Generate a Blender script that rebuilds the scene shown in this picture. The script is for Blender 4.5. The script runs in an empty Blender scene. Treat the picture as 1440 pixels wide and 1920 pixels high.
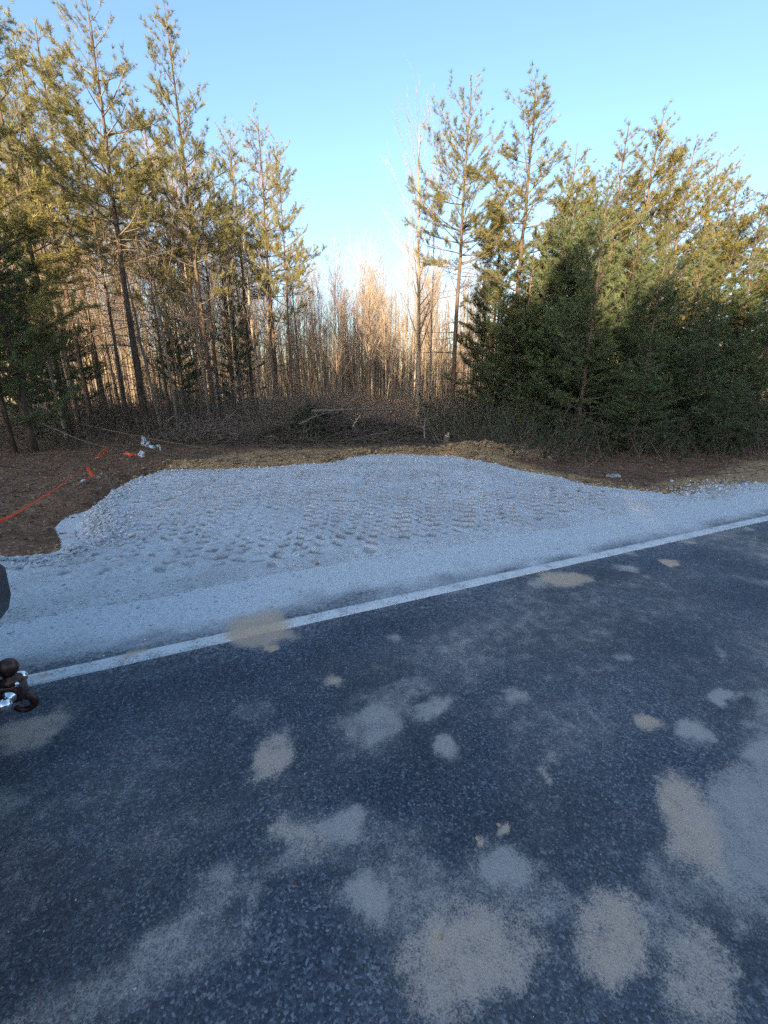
import bpy, math, random
import numpy as np
from mathutils import Vector

# ------------------------------------------------------------------ camera, sky, sun, exposure
sc = bpy.context.scene
C = sc.collection
CAM_Z = 1.6
PITCH = math.radians(16.7)
FPX = 800.0                      # focal length in pixels of the 1440 x 1920 picture
cam_d = bpy.data.cameras.new("camera")
cam = bpy.data.objects.new("camera", cam_d)
C.objects.link(cam)
cam.location = (0, 0, CAM_Z)
cam.rotation_euler = (math.pi / 2 - PITCH, 0, 0)
cam_d.sensor_fit = 'VERTICAL'
cam_d.sensor_height = 36
cam_d.lens = FPX / 1920 * 36
cam_d.clip_start = 0.05
cam_d.clip_end = 3000
sc.camera = cam

SUN_EL = math.radians(10.0)
SUN_AZ = math.radians(195.0)     # clockwise from +Y: behind the camera, a little to the left
world = bpy.data.worlds.new("World")
sc.world = world
world.use_nodes = True
wn = world.node_tree
wn.nodes.clear()
w_out = wn.nodes.new('ShaderNodeOutputWorld')
w_bg = wn.nodes.new('ShaderNodeBackground')
w_sky = wn.nodes.new('ShaderNodeTexSky')
w_sky.sky_type = 'NISHITA'
w_sky.sun_disc = False
w_sky.sun_elevation = SUN_EL
w_sky.sun_rotation = SUN_AZ
w_sky.air_density = 1.0
w_sky.dust_density = 2.0
w_sky.ozone_density = 2.3
w_bg.inputs['Strength'].default_value = 0.15
wn.links.new(w_sky.outputs[0], w_bg.inputs[0])
wn.links.new(w_bg.outputs[0], w_out.inputs[0])

sun_d = bpy.data.lights.new("sun", 'SUN')
sun_d.energy = 5.0
sun_d.angle = math.radians(0.5)
sun_d.color = (1.0, 0.79, 0.50)
sun = bpy.data.objects.new("sun", sun_d)
C.objects.link(sun)
to_sun = Vector((math.sin(SUN_AZ) * math.cos(SUN_EL), math.cos(SUN_AZ) * math.cos(SUN_EL), math.sin(SUN_EL)))
sun.rotation_euler = to_sun.to_track_quat('Z', 'Y').to_euler()
sun.location = to_sun * 60

sc.view_settings.view_transform = 'Standard'
sc.view_settings.look = 'None'
sc.view_settings.gamma = 1.0
sc.view_settings.use_curve_mapping = False
sc.view_settings.exposure = 1.72
sc.render.engine = 'CYCLES'
sc.cycles.max_bounces = 6
sc.cycles.diffuse_bounces = 3
sc.cycles.transmission_bounces = 3
sc.cycles.use_denoising = False

# ------------------------------------------------------------------ helpers
rng = np.random.default_rng(11)
random.seed(11)
ST, CT = math.sin(PITCH), math.cos(PITCH)
# road frame: s runs along the road to the right, n across it, away from the camera
RA = math.radians(24.2)
RX, RY = math.cos(RA), math.sin(RA)
NX, NY = -RY, RX


def at(px, py, D):
    """point at distance D (along +Y) on the line of sight of a picture pixel"""
    u, v = (px - 720) / FPX, (py - 960) / FPX
    k = D / (CT - v * ST)
    return np.array([u * k, D, CAM_Z - k * (ST + v * CT)])


def gp(px, py, z=0.0):
    """ground point seen at a picture pixel"""
    u, v = (px - 720) / FPX, (py - 960) / FPX
    k = (CAM_Z - z) / (ST + v * CT)
    return np.array([u * k, (CT - v * ST) * k])


def to_sn(x, y):
    return x * RX + y * RY, x * NX + y * NY


def to_xy(s, n):
    return s * RX + n * NX, s * RY + n * NY


def sstep(a, b, x):
    t = np.clip((x - a) / (b - a), 0, 1)
    return t * t * (3 - 2 * t)


_lat = {}


def vnoise(x, y, scale, seed=0):
    """smooth value noise 0..1"""
    if seed not in _lat:
        _lat[seed] = np.random.default_rng(1000 + seed).random((256, 256))
    L = _lat[seed]
    x = np.asarray(x) * scale + 100.3
    y = np.asarray(y) * scale + 57.7
    xi, yi = np.floor(x).astype(int), np.floor(y).astype(int)
    fx, fy = x - xi, y - yi
    fx, fy = fx * fx * (3 - 2 * fx), fy * fy * (3 - 2 * fy)
    a, b = L[xi % 256, yi % 256], L[(xi + 1) % 256, yi % 256]
    c, d = L[xi % 256, (yi + 1) % 256], L[(xi + 1) % 256, (yi + 1) % 256]
    return (a * (1 - fx) + b * fx) * (1 - fy) + (c * (1 - fx) + d * fx) * fy


def fbm(x, y, scale, seed=0, octaves=4):
    t, a, w = 0, 1.0, 0
    for o in range(octaves):
        t = t + a * vnoise(x, y, scale * 2 ** o, seed + o)
        w += a
        a *= 0.5
    return t / w


def norm(a):
    return a / np.maximum(np.linalg.norm(a, axis=-1, keepdims=True), 1e-9)


class MB:
    """collects vertices and faces; build() makes one mesh object"""

    def __init__(self):
        self.v, self.f, self.n = [], [], 0
        self.attr = []

    def add(self, verts, faces, attr=0.0):
        verts = np.asarray(verts, dtype=np.float64).reshape(-1, 3)
        faces = np.asarray(faces, dtype=np.int64)
        self.v.append(verts)
        self.f.append(faces + self.n)
        self.n += len(verts)
        self.attr.append(np.full(len(verts), attr) if np.isscalar(attr) else np.asarray(attr))

    def tube(self, pts, radii, sides=6, cap=True):
        pts = np.asarray(pts, float)
        m = len(pts)
        radii = np.broadcast_to(np.asarray(radii, float), (m,))
        d = np.gradient(pts, axis=0)
        d = norm(d)
        ref = np.array([1.0, 0, 0]) if abs(d[0][0]) < 0.8 else np.array([0, 1.0, 0])
        a = norm(np.cross(d, ref))
        b = np.cross(d, a)
        th = np.arange(sides) * 2 * math.pi / sides
        ring = pts[:, None, :] + radii[:, None, None] * (np.cos(th)[None, :, None] * a[:, None, :] + np.sin(th)[None, :, None] * b[:, None, :])
        i = np.arange(m - 1)[:, None] * sides
        j = np.arange(sides)[None, :]
        k = (j + 1) % sides
        q = np.stack([i + j, i + k, i + sides + k, i + sides + j], -1).reshape(-1, 4)
        self.add(ring.reshape(-1, 3), q)
        if cap:
            base = self.n - m * sides
            for r0, c, flip in ((base, pts[0], True), (base + (m - 1) * sides, pts[-1], False)):
                self.v.append(c[None]); self.attr.append(np.zeros(1))
                ci = self.n; self.n += 1
                jj = np.arange(sides)
                t = np.stack([r0 + jj, r0 + (jj + 1) % sides, np.full(sides, ci)], -1)
                self.f.append(t[:, ::-1] if flip else t)

    def sticks(self, A, B, ra, rb, sides=3):
        """many straight tapered prisms at once"""
        A, B = np.asarray(A, float), np.asarray(B, float)
        m = len(A)
        if m == 0:
            return
        ra = np.broadcast_to(ra, (m,)); rb = np.broadcast_to(rb, (m,))
        d = norm(B - A)
        ref = np.where(np.abs(d[:, 2:3]) < 0.9, np.array([[0, 0, 1.0]]), np.array([[1.0, 0, 0]]))
        a = norm(np.cross(d, ref)); b = np.cross(d, a)
        th = np.arange(sides) * 2 * math.pi / sides
        off = np.cos(th)[None, :, None] * a[:, None] + np.sin(th)[None, :, None] * b[:, None]
        V = np.concatenate([A[:, None] + off * ra[:, None, None], B[:, None] + off * rb[:, None, None]], 1)
        i = np.arange(m)[:, None] * 2 * sides
        j = np.arange(sides)[None]; k = (j + 1) % sides
        q = np.stack([i + j, i + k, i + sides + k, i + sides + j], -1).reshape(-1, 4)
        self.add(V.reshape(-1, 3), q)

    def needles(self, P, D, q, L, W, spread=1.0, r=rng, shade=None):
        """q thin needle-shaped triangles around every point P, leaning towards D"""
        m = len(P)
        if m == 0:
            return
        P = np.repeat(P, q, 0); D = np.repeat(D, q, 0)
        dirs = norm(D * (1.15 / spread) + norm(r.normal(size=(m * q, 3))))
        side = norm(np.cross(dirs, r.normal(size=(m * q, 3))))
        ln = L * r.uniform(0.6, 1.2, (m * q, 1)); w = W * r.uniform(0.7, 1.3, (m * q, 1))
        base = P + r.normal(size=(m * q, 3)) * L * 0.12
        V = np.stack([base + side * w, base - side * w, base + dirs * ln], 1).reshape(-1, 3)
        F = np.arange(m * q * 3).reshape(-1, 3)
        sh = np.repeat(r.random(m) if shade is None else shade, q * 3)
        self.add(V, F, sh)

    def box(self, c, size, rz=0.0, bev=0.0):
        cx, cy, cz = c
        sx, sy, sz = [k / 2 for k in size]
        V = np.array([[x, y, z] for z in (-sz, sz) for (x, y) in ((-sx, -sy), (sx, -sy), (sx, sy), (-sx, sy))], float)
        ca, sa = math.cos(rz), math.sin(rz)
        V = np.stack([V[:, 0] * ca - V[:, 1] * sa + cx, V[:, 0] * sa + V[:, 1] * ca + cy, V[:, 2] + cz], -1)
        self.add(V, [[0, 3, 2, 1], [4, 5, 6, 7], [0, 1, 5, 4], [1, 2, 6, 5], [2, 3, 7, 6], [3, 0, 4, 7]])

    def lathe(self, prof, center=(0, 0, 0), axis='z', sides=24):
        prof = np.asarray(prof, float)
        th = np.arange(sides) * 2 * math.pi / sides
        m = len(prof)
        X = prof[:, None, 0] * np.cos(th); Y = prof[:, None, 0] * np.sin(th); Z = np.repeat(prof[:, 1:2], sides, 1)
        V = np.stack([X, Y, Z], -1).reshape(-1, 3)
        if axis == 'y':
            V = V[:, [0, 2, 1]] * np.array([1, 1, -1])
        elif axis == 'x':
            V = V[:, [2, 1, 0]] * np.array([1, 1, -1])
        V = V + np.array(center)
        i = np.arange(m - 1)[:, None] * sides; j = np.arange(sides)[None]; k = (j + 1) % sides
        self.add(V, np.stack([i + j, i + k, i + sides + k, i + sides + j], -1).reshape(-1, 4))

    def data(self, name, mat, smooth=False, attr_name=None):
        me = bpy.data.meshes.new(name)
        v = np.concatenate(self.v) if self.v else np.zeros((0, 3))
        me.vertices.add(len(v))
        me.vertices.foreach_set('co', v.ravel())
        loops = np.concatenate([f.ravel() for f in self.f])
        sizes = np.concatenate([np.full(len(f), f.shape[1]) for f in self.f])
        me.loops.add(len(loops))
        me.loops.foreach_set('vertex_index', loops)
        me.polygons.add(len(sizes))
        starts = np.concatenate([[0], np.cumsum(sizes)[:-1]])
        me.polygons.foreach_set('loop_start', starts)
        me.polygons.foreach_set('loop_total', sizes)
        if smooth:
            me.polygons.foreach_set('use_smooth', np.ones(len(sizes), bool))
        me.update(calc_edges=True)
        if attr_name:
            at_ = me.attributes.new(attr_name, 'FLOAT', 'POINT')
            at_.data.foreach_set('value', np.concatenate(self.attr))
        if mat:
            me.materials.append(mat)
        return me

    def build(self, name, mat, parent=None, smooth=False, attr_name=None, kind=None):
        o = bpy.data.objects.new(name, self.data(name, mat, smooth, attr_name))
        C.objects.link(o)
        if parent:
            o.parent = parent
        if kind:
            o['kind'] = kind
        return o


def link(name, me, parent=None, kind=None):
    o = bpy.data.objects.new(name, me)
    C.objects.link(o)
    if parent:
        o.parent = parent
    if kind:
        o['kind'] = kind
    return o


def tag(o, label, cat, group=None, kind=None):
    if label:
        o['label'] = label
    if cat:
        o['category'] = cat
    if group:
        o['group'] = group
    if kind:
        o['kind'] = kind
    return o


def thing(name, label, cat, loc=(0, 0, 0), rz=0.0, group=None):
    o = bpy.data.objects.new(name, None)
    o.empty_display_size = 0.2
    C.objects.link(o)
    o.location = loc
    o.rotation_euler = (0, 0, rz)
    return tag(o, label, cat, group)


def bevel(o, w, seg=2):
    m = o.modifiers.new('bevel', 'BEVEL')
    m.width = w
    m.segments = seg
    m.limit_method = 'ANGLE'
    m.angle_limit = math.radians(35)
    return o


def grid_mesh(xs, ys, zfun, name, mat, keep=None, frame=None, attrs=None, smooth=True):
    X, Y = np.meshgrid(xs, ys, indexing='ij')
    Z = zfun(X, Y)
    A = {k: f(X, Y) for k, f in (attrs or {}).items()}
    if frame == 'sn':
        GX, GY = to_xy(X, Y)
    else:
        GX, GY = X, Y
    nx, ny = X.shape
    idx = np.arange(nx * ny).reshape(nx, ny)
    F = np.stack([idx[:-1, :-1], idx[1:, :-1], idx[1:, 1:], idx[:-1, 1:]], -1).reshape(-1, 4)
    V = np.stack([GX, GY, Z], -1).reshape(-1, 3)
    if keep is not None:
        K = keep(X, Y).ravel()
        F = F[K[F].any(1)]
        used = np.zeros(len(V), bool); used[F.ravel()] = True
        remap = np.cumsum(used) - 1
        V = V[used]; F = remap[F]
        A = {k: a.ravel()[used] for k, a in A.items()}
    mb = MB(); mb.add(V, F)
    me = mb.data(name, mat, smooth)
    for k, a in A.items():
        t = me.attributes.new(k, 'FLOAT', 'POINT')
        t.data.foreach_set('value', np.asarray(a, float).ravel())
    return link(name, me)


def grow(a, b, step, far, ratio=1.25):
    """evenly spaced from a to b, then ever wider out to -far and far"""
    core = list(np.arange(a, b + step, step))
    r, s = core[-1], step
    while r < far:
        s *= ratio; r += s; core.append(r)
    l, s = core[0], step
    left = []
    while l > -far:
        s *= ratio; l -= s; left.append(l)
    return np.array(left[::-1] + core)


# ------------------------------------------------------------------ materials
class NT:
    def __init__(self, name):
        self.m = bpy.data.materials.new(name)
        self.m.use_nodes = True
        self.t = self.m.node_tree
        self.b = self.t.nodes['Principled BSDF']
        self.out = self.t.nodes['Material Output']
        self._co = None

    def n(self, typ, **kw):
        x = self.t.nodes.new(typ)
        for k, v in kw.items():
            setattr(x, k, v)
        return x

    def l(self, a, b):
        self.t.links.new(a, b)

    def co(self, obj=False):
        c = self.n('ShaderNodeTexCoord') if obj else self.n('ShaderNodeNewGeometry')
        return c.outputs['Object'] if obj else c.outputs['Position']

    def noise(self, scale, detail=4, rough=0.6, vec=None, dist=0.0):
        x = self.n('ShaderNodeTexNoise')
        x.inputs['Scale'].default_value = scale
        x.inputs['Detail'].default_value = detail
        x.inputs['Roughness'].default_value = rough
        x.inputs['Distortion'].default_value = dist
        if vec is not None:
            self.l(vec, x.inputs['Vector'])
        return x.outputs['Fac']

    def voro(self, scale, vec=None, out='Distance', feature='F1'):
        x = self.n('ShaderNodeTexVoronoi', feature=feature)
        x.inputs['Scale'].default_value = scale
        if vec is not None:
            self.l(vec, x.inputs['Vector'])
        return x.outputs[out]

    def math(self, op, a, b=None, clamp=False):
        x = self.n('ShaderNodeMath', operation=op, use_clamp=clamp)
        for i, k in enumerate((a, b)):
            if k is None:
                continue
            if isinstance(k, (int, float)):
                x.inputs[i].default_value = k
            else:
                self.l(k, x.inputs[i])
        return x.outputs[0]

    def rng(self, v, a, b, c=0.0, d=1.0, smooth=True):
        x = self.n('ShaderNodeMapRange', interpolation_type='SMOOTHSTEP' if smooth else 'LINEAR')
        self.l(v, x.inputs[0])
        for i, k in enumerate((a, b, c, d)):
            x.inputs[i + 1].default_value = k
        return x.outputs[0]

    def ramp(self, fac, stops):
        x = self.n('ShaderNodeValToRGB')
        e = x.color_ramp.elements
        while len(e) < len(stops):
            e.new(0.5)
        for i, (p, c) in enumerate(stops):
            e[i].position = p
            e[i].color = (*c, 1) if len(c) == 3 else c
        self.l(fac, x.inputs[0])
        return x.outputs[0]

    def mix(self, fac, a, b, blend='MIX'):
        x = self.n('ShaderNodeMix', data_type='RGBA', blend_type=blend)
        for sock, k in ((x.inputs[0], fac), (x.inputs[6], a), (x.inputs[7], b)):
            if isinstance(k, (int, float)):
                sock.default_value = k
            elif isinstance(k, tuple):
                sock.default_value = (*k, 1)
            else:
                self.l(k, sock)
        return x.outputs[2]

    def attr(self, name):
        x = self.n('ShaderNodeAttribute', attribute_name=name)
        return x.outputs['Fac']

    def bump(self, h, strength=0.4, dist=0.01, normal=None):
        x = self.n('ShaderNodeBump')
        x.inputs['Strength'].default_value = strength
        x.inputs['Distance'].default_value = dist
        self.l(h, x.inputs['Height'])
        if normal is not None:
            self.l(normal, x.inputs['Normal'])
        self.l(x.outputs[0], self.b.inputs['Normal'])
        return x.outputs[0]

    def set(self, color=None, rough=0.8, metal=0.0, spec=0.5):
        if color is not None:
            if isinstance(color, tuple):
                self.b.inputs['Base Color'].default_value = (*color, 1)
            else:
                self.l(color, self.b.inputs['Base Color'])
        if isinstance(rough, (int, float)):
            self.b.inputs['Roughness'].default_value = rough
        else:
            self.l(rough, self.b.inputs['Roughness'])
        self.b.inputs['Metallic'].default_value = metal
        self.b.inputs['Specular IOR Level'].default_value = spec
        return self.m


GRAVEL_A, GRAVEL_B, GRAVEL_C = (0.34, 0.355, 0.37), (0.56, 0.58, 0.60), (0.70, 0.715, 0.725)
TAN = (0.60, 0.43, 0.285)


def gravel_color(t, p):
    v = t.voro(105, p, 'Color')
    g = t.n('ShaderNodeSeparateColor'); t.l(v, g.inputs[0])
    c = t.ramp(g.outputs[0], [(0.0, GRAVEL_A), (0.45, GRAVEL_B), (1.0, GRAVEL_C)])
    fine = t.noise(220, 3, 0.7, p)
    c = t.mix(t.rng(fine, 0.35, 0.75), c, (0.66, 0.68, 0.70))
    return c


def mat_asphalt():
    t = NT('asphalt')
    p = t.co()
    vc = t.voro(140, p, 'Color')
    g = t.n('ShaderNodeSeparateColor'); t.l(vc, g.inputs[0])
    vd = t.voro(140, p, 'Distance')
    base = t.ramp(g.outputs[0], [(0.0, (0.022, 0.031, 0.050)), (0.5, (0.048, 0.064, 0.095)), (0.88, (0.105, 0.13, 0.17)), (1.0, (0.25, 0.275, 0.32))])
    big = t.noise(0.9, 5, 0.6, p)
    base = t.mix(t.rng(big, 0.3, 0.7), base, t.mix(0.55, base, (0.015, 0.018, 0.025)))
    dust, tan = t.attr('dust'), t.attr('tan')
    mid = t.noise(11, 5, 0.65, p)
    fine = t.noise(70, 7, 0.82, p)
    mids = t.rng(mid, 0.27, 0.73, smooth=False)
    fines = t.math('ADD', t.math('MULTIPLY', t.rng(fine, 0.30, 0.70, smooth=False), 0.55), t.math('MULTIPLY', t.rng(t.noise(210, 2, 0.6, p), 0.30, 0.70, smooth=False), 0.45))
    thr = t.math('ADD', t.math('MULTIPLY', mids, 0.48), t.math('MULTIPLY', fines, 0.62))
    # dust settles first between the stones
    thr = t.math('ADD', thr, t.math('MULTIPLY', t.rng(vd, 0.0, 0.7, 0.10, -0.08), 1.0))
    cov = t.rng(t.math('SUBTRACT', t.math('MULTIPLY', dust, 1.25), thr), -0.20, 0.30)
    cov2 = t.rng(t.math('SUBTRACT', t.math('MULTIPLY', tan, 1.35), thr), -0.20, 0.36)
    film = t.mix(t.math('MULTIPLY', t.rng(dust, 0.1, 1.0, 0.0, 0.48, False), t.rng(mids, 0.0, 1.0, 0.7, 1.0, False)), base, (0.42, 0.385, 0.355))
    c = t.mix(t.math('MULTIPLY', cov, t.rng(dust, 0.70, 1.25, 0.66, 1.0)), film, t.mix(t.rng(dust, 0.75, 1.25), t.mix(fines, (0.40, 0.365, 0.335), (0.56, 0.515, 0.475)), gravel_color(t, p)))
    shd = t.attr('shoulder')
    c = t.mix(t.rng(t.math('ADD', shd, t.math('MULTIPLY', t.math('SUBTRACT', t.rng(t.noise(30, 7, 0.8, p), 0.32, 0.68, smooth=False), 0.5), t.math('MULTIPLY', t.math('SUBTRACT', 1.0, shd), t.rng(shd, 0.0, 0.22, 0.30, 1.0)))), 0.02, 1.0, 0, 1, False), c, gravel_color(t, p))
    c = t.mix(t.math('MULTIPLY', cov2, 0.85), c, t.mix(t.math('MULTIPLY', t.rng(tan, 0.35, 0.85), t.rng(mid, 0.25, 0.6)), (0.49, 0.395, 0.325), TAN))
    t.set(c, t.mix(cov, (0.72,) * 3, (0.95,) * 3), 0.0, 0.35)
    h = t.math('ADD', t.math('MULTIPLY', vd, -0.9), t.math('MULTIPLY', fine, 0.4))
    t.bump(h, 0.55, 0.006)
    return t.m


def mat_line():
    t = NT('road_paint')
    p = t.co()
    wear = t.noise(60, 6, 0.75, p)
    wear2 = t.noise(7, 4, 0.6, p)
    w = t.rng(t.math('ADD', t.math('MULTIPLY', wear, 0.65), t.math('MULTIPLY', wear2, 0.35)), 0.48, 0.62)
    c = t.mix(t.math('MULTIPLY', w, 0.75), (0.70, 0.71, 0.71), (0.13, 0.14, 0.16))
    tan = t.attr('tan')
    cov = t.rng(t.math('SUBTRACT', t.math('MULTIPLY', tan, 1.4), t.rng(t.noise(45, 6, 0.75, p), 0.3, 0.7, smooth=False)), -0.35, 0.45)
    c = t.mix(t.math('MULTIPLY', cov, 0.92), c, TAN)
    t.set(c, 0.8, 0, 0.3)
    t.bump(wear, 0.3, 0.004)
    return t.m


def mat_gravel():
    t = NT('crushed_stone')
    p = t.co()
    c = gravel_color(t, p)
    big = t.noise(1.1, 5, 0.65, p)
    c = t.mix(t.rng(big, 0.36, 0.70, 0, 0.5), c, (0.37, 0.365, 0.36))
    c = t.mix(t.rng(t.noise(5.5, 6, 0.7, p), 0.45, 0.75, 0, 0.4), c, (0.34, 0.335, 0.33))
    low = t.attr('groove_shade')
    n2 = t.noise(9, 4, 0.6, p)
    c = t.mix(t.math('MULTIPLY', t.rng(t.math('SUBTRACT', low, t.math('MULTIPLY', n2, 0.35)), -0.05, 0.55), 0.92), c, (0.25, 0.25, 0.255))  # tread grooves painted darker, standing in for the shade inside them
    mud = t.attr('mud')
    c = t.mix(t.rng(t.math('SUBTRACT', mud, t.math('MULTIPLY', n2, 0.9)), -0.1, 0.2), c, (0.27, 0.20, 0.125))
    t.set(c, 0.95, 0, 0.25)
    h = t.math('ADD', t.voro(105, p, 'Distance'), t.math('MULTIPLY', t.noise(160, 3, 0.7, p), 0.8))
    t.bump(h, 0.6, 0.007)
    return t.m


def mat_ground():
    t = NT('forest_soil')
    p = t.co()
    a = t.noise(3.2, 6, 0.7, p)
    b = t.noise(26, 5, 0.7, p)
    vc = t.voro(34, p, 'Color')
    g = t.n('ShaderNodeSeparateColor'); t.l(vc, g.inputs[0])
    litter = t.ramp(g.outputs[0], [(0, (0.13, 0.068, 0.038)), (0.5, (0.215, 0.12, 0.068)), (0.85, (0.29, 0.18, 0.11)), (1.0, (0.37, 0.265, 0.18))])
    litter = t.mix(t.rng(a, 0.35, 0.7), litter, (0.13, 0.07, 0.042))
    soil = t.ramp(b, [(0.25, (0.22, 0.135, 0.075)), (0.5, (0.40, 0.255, 0.13)), (0.75, (0.52, 0.37, 0.21))])
    s = t.attr('soil')
    k = t.rng(t.math('SUBTRACT', t.math('MULTIPLY', s, 1.25), t.math('ADD', t.math('MULTIPLY', a, 0.6), t.math('MULTIPLY', b, 0.4))), -0.15, 0.15)
    c = t.mix(k, litter, soil)
    fld = t.attr('field')
    c = t.mix(fld, c, t.ramp(a, [(0.3, (0.16, 0.12, 0.07)), (0.7, (0.26, 0.20, 0.12))]))
    t.set(c, 0.95, 0, 0.2)
    t.bump(t.math('ADD', b, t.math('MULTIPLY', t.voro(34, p, 'Distance'), 0.6)), 0.7, 0.03)
    return t.m


def mat_bark(name, dark, mid, light, scale=1.0):
    t = NT(name)
    p = t.co(True)
    mp = t.n('ShaderNodeMapping'); mp.inputs['Scale'].default_value = (9 * scale, 9 * scale, 1.6 * scale)
    t.l(p, mp.inputs[0])
    a = t.noise(3.0, 6, 0.7, mp.outputs[0], 0.4)
    oi = t.n('ShaderNodeObjectInfo')
    c = t.ramp(a, [(0.28, dark), (0.5, mid), (0.75, light)])
    hs = t.n('ShaderNodeHueSaturation')
    t.l(c, hs.inputs['Color'])
    t.l(t.rng(oi.outputs['Random'], 0, 1, 0.8, 1.25, False), hs.inputs['Value'])
    t.set(hs.outputs[0], 0.9, 0, 0.2)
    t.bump(a, 0.8, 0.02)
    return t.m


def mat_leaf(name, a, b, transl=0.35):
    """a, b: darkest and lightest leaf colour; varies by tuft and by tree"""
    t = NT(name)
    sh = t.attr('tuft')
    oi = t.n('ShaderNodeObjectInfo')
    f = t.math('ADD', t.math('MULTIPLY', sh, 0.7), t.math('MULTIPLY', oi.outputs['Random'], 0.3))
    c = t.ramp(f, [(0.0, a), (1.0, b)])
    t.set(c, 0.6, 0, 0.3)
    tr = t.n('ShaderNodeBsdfTranslucent')
    t.l(c, tr.inputs[0])
    mx = t.n('ShaderNodeMixShader')
    mx.inputs[0].default_value = transl
    t.l(t.b.outputs[0], mx.inputs[1]); t.l(tr.outputs[0], mx.inputs[2])
    t.l(mx.outputs[0], t.out.inputs[0])
    return t.m


def mat_plain(name, col, rough=0.6, metal=0.0, var=0.25, scale=20, spec=0.5, bump=0.0):
    t = NT(name)
    p = t.co(True)
    a = t.noise(scale, 4, 0.6, p)
    c = t.mix(t.rng(a, 0.3, 0.7), tuple(k * (1 - var) for k in col), tuple(min(1, k * (1 + var)) for k in col))
    t.set(c, rough, metal, spec)
    if bump:
        t.bump(a, bump, 0.01)
    return t.m


M = {}
M['asphalt'] = mat_asphalt()
M['line'] = mat_line()
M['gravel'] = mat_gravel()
M['ground'] = mat_ground()
M['pine_bark'] = mat_bark('pine_bark', (0.045, 0.032, 0.026), (0.12, 0.085, 0.066), (0.22, 0.16, 0.125))
M['dead_wood'] = mat_bark('dead_wood', (0.075, 0.062, 0.054), (0.165, 0.135, 0.112), (0.29, 0.245, 0.205), 2)
M['grey_bark'] = mat_bark('grey_bark', (0.13, 0.095, 0.072), (0.28, 0.215, 0.16), (0.42, 0.34, 0.265))
M['pale_bark'] = mat_bark('pale_bark', (0.16, 0.145, 0.13), (0.30, 0.275, 0.25), (0.44, 0.41, 0.37))
M['twig'] = mat_bark('red_twig', (0.19, 0.135, 0.10), (0.33, 0.245, 0.18), (0.45, 0.345, 0.26), 2)
M['needle'] = mat_leaf('pine_needles', (0.080, 0.088, 0.032), (0.38, 0.325, 0.122))
M['needle_young'] = mat_leaf('young_pine_needles', (0.064, 0.112, 0.062), (0.22, 0.245, 0.105))
M['cedar'] = mat_leaf('dark_brush_leaves', (0.036, 0.052, 0.030), (0.10, 0.118, 0.060))
M['dry_leaf'] = mat_leaf('dry_leaves', (0.13, 0.080, 0.053), (0.33, 0.235, 0.16), 0.15)
M['clod'] = mat_plain('soil_clod', (0.36, 0.24, 0.135), 0.95, 0, 0.45, 9, 0.2, 0.5)
M['stone'] = mat_plain('grey_stone', (0.55, 0.565, 0.58), 0.95, 0, 0.35, 14, 0.2, 0.4)
M['dark_stone'] = mat_plain('weathered_stone', (0.33, 0.345, 0.36), 0.95, 0, 0.3, 14, 0.2, 0.4)
M['tan_stone'] = mat_plain('tan_stone', (0.40, 0.33, 0.23), 0.95, 0, 0.25, 30, 0.2, 0.4)
M['tape'] = mat_leaf('orange_plastic', (1.0, 0.22, 0.085), (1.0, 0.22, 0.085), 0.35)
M['white_plastic'] = mat_plain('white_plastic', (0.55, 0.58, 0.61), 0.4, 0, 0.1, 30, 0.5)
M['aqua_plastic'] = mat_plain('pale_aqua_plastic', (0.42, 0.58, 0.60), 0.4, 0, 0.15, 30, 0.5)
M['cut_wood'] = mat_plain('cut_wood', (0.52, 0.40, 0.25), 0.8, 0, 0.2, 30, 0.3)

# ------------------------------------------------------------------ outlines on the ground
far_px = [(19, 1048), (97, 1041), (139, 1027), (180, 1013), (201, 995), (194, 980), (178, 960), (200, 935), (222, 916), (244, 903),
          (300, 885), (400, 883), (483, 880), (558, 874), (625, 870), (650, 861), (692, 856), (754, 854), (787, 856), (858, 859),
          (883, 865), (933, 872), (994, 888), (1050, 897), (1095, 911), (1140, 916), (1211, 922), (1275, 927), (1324, 926), (1342, 916), (1380, 909), (1440, 901)]
far_pts = np.array([gp(px, py, 0.03) for px, py in far_px])
bs, bn = to_sn(far_pts[:, 0], far_pts[:, 1])
PAD = np.concatenate([[[-300, 0.0], [-300, 4.4], [-12, 4.4], [-6, 4.75], [-3.6, 4.95]], np.stack([bs, bn], -1), [[bs[-1] + 2, 4.2], [14, 4.15], [30, 4.2], [300, 4.2], [300, 0.0]]])


def sdf(S, N, poly=PAD):
    """signed distance to the outline, positive inside"""
    S, N = np.asarray(S, float), np.asarray(N, float)
    shape = S.shape
    p = np.stack([S.ravel(), N.ravel()], -1)
    best = np.full(len(p), 1e9)
    inside = np.zeros(len(p), bool)
    m = len(poly)
    for i in range(m):
        a, b = poly[i], poly[(i + 1) % m]
        ab = b - a
        t = np.clip(((p - a) @ ab) / (ab @ ab), 0, 1)
        d = np.hypot(p[:, 0] - a[0] - t * ab[0], p[:, 1] - a[1] - t * ab[1])
        best = np.minimum(best, d)
        c = (a[1] > p[:, 1]) != (b[1] > p[:, 1])
        with np.errstate(divide='ignore', invalid='ignore'):
            x = a[0] + (p[:, 1] - a[1]) / (b[1] - a[1]) * (b[0] - a[0])
        inside ^= c & (p[:, 0] < x)
    return np.where(inside, best, -best).reshape(shape)


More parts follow.
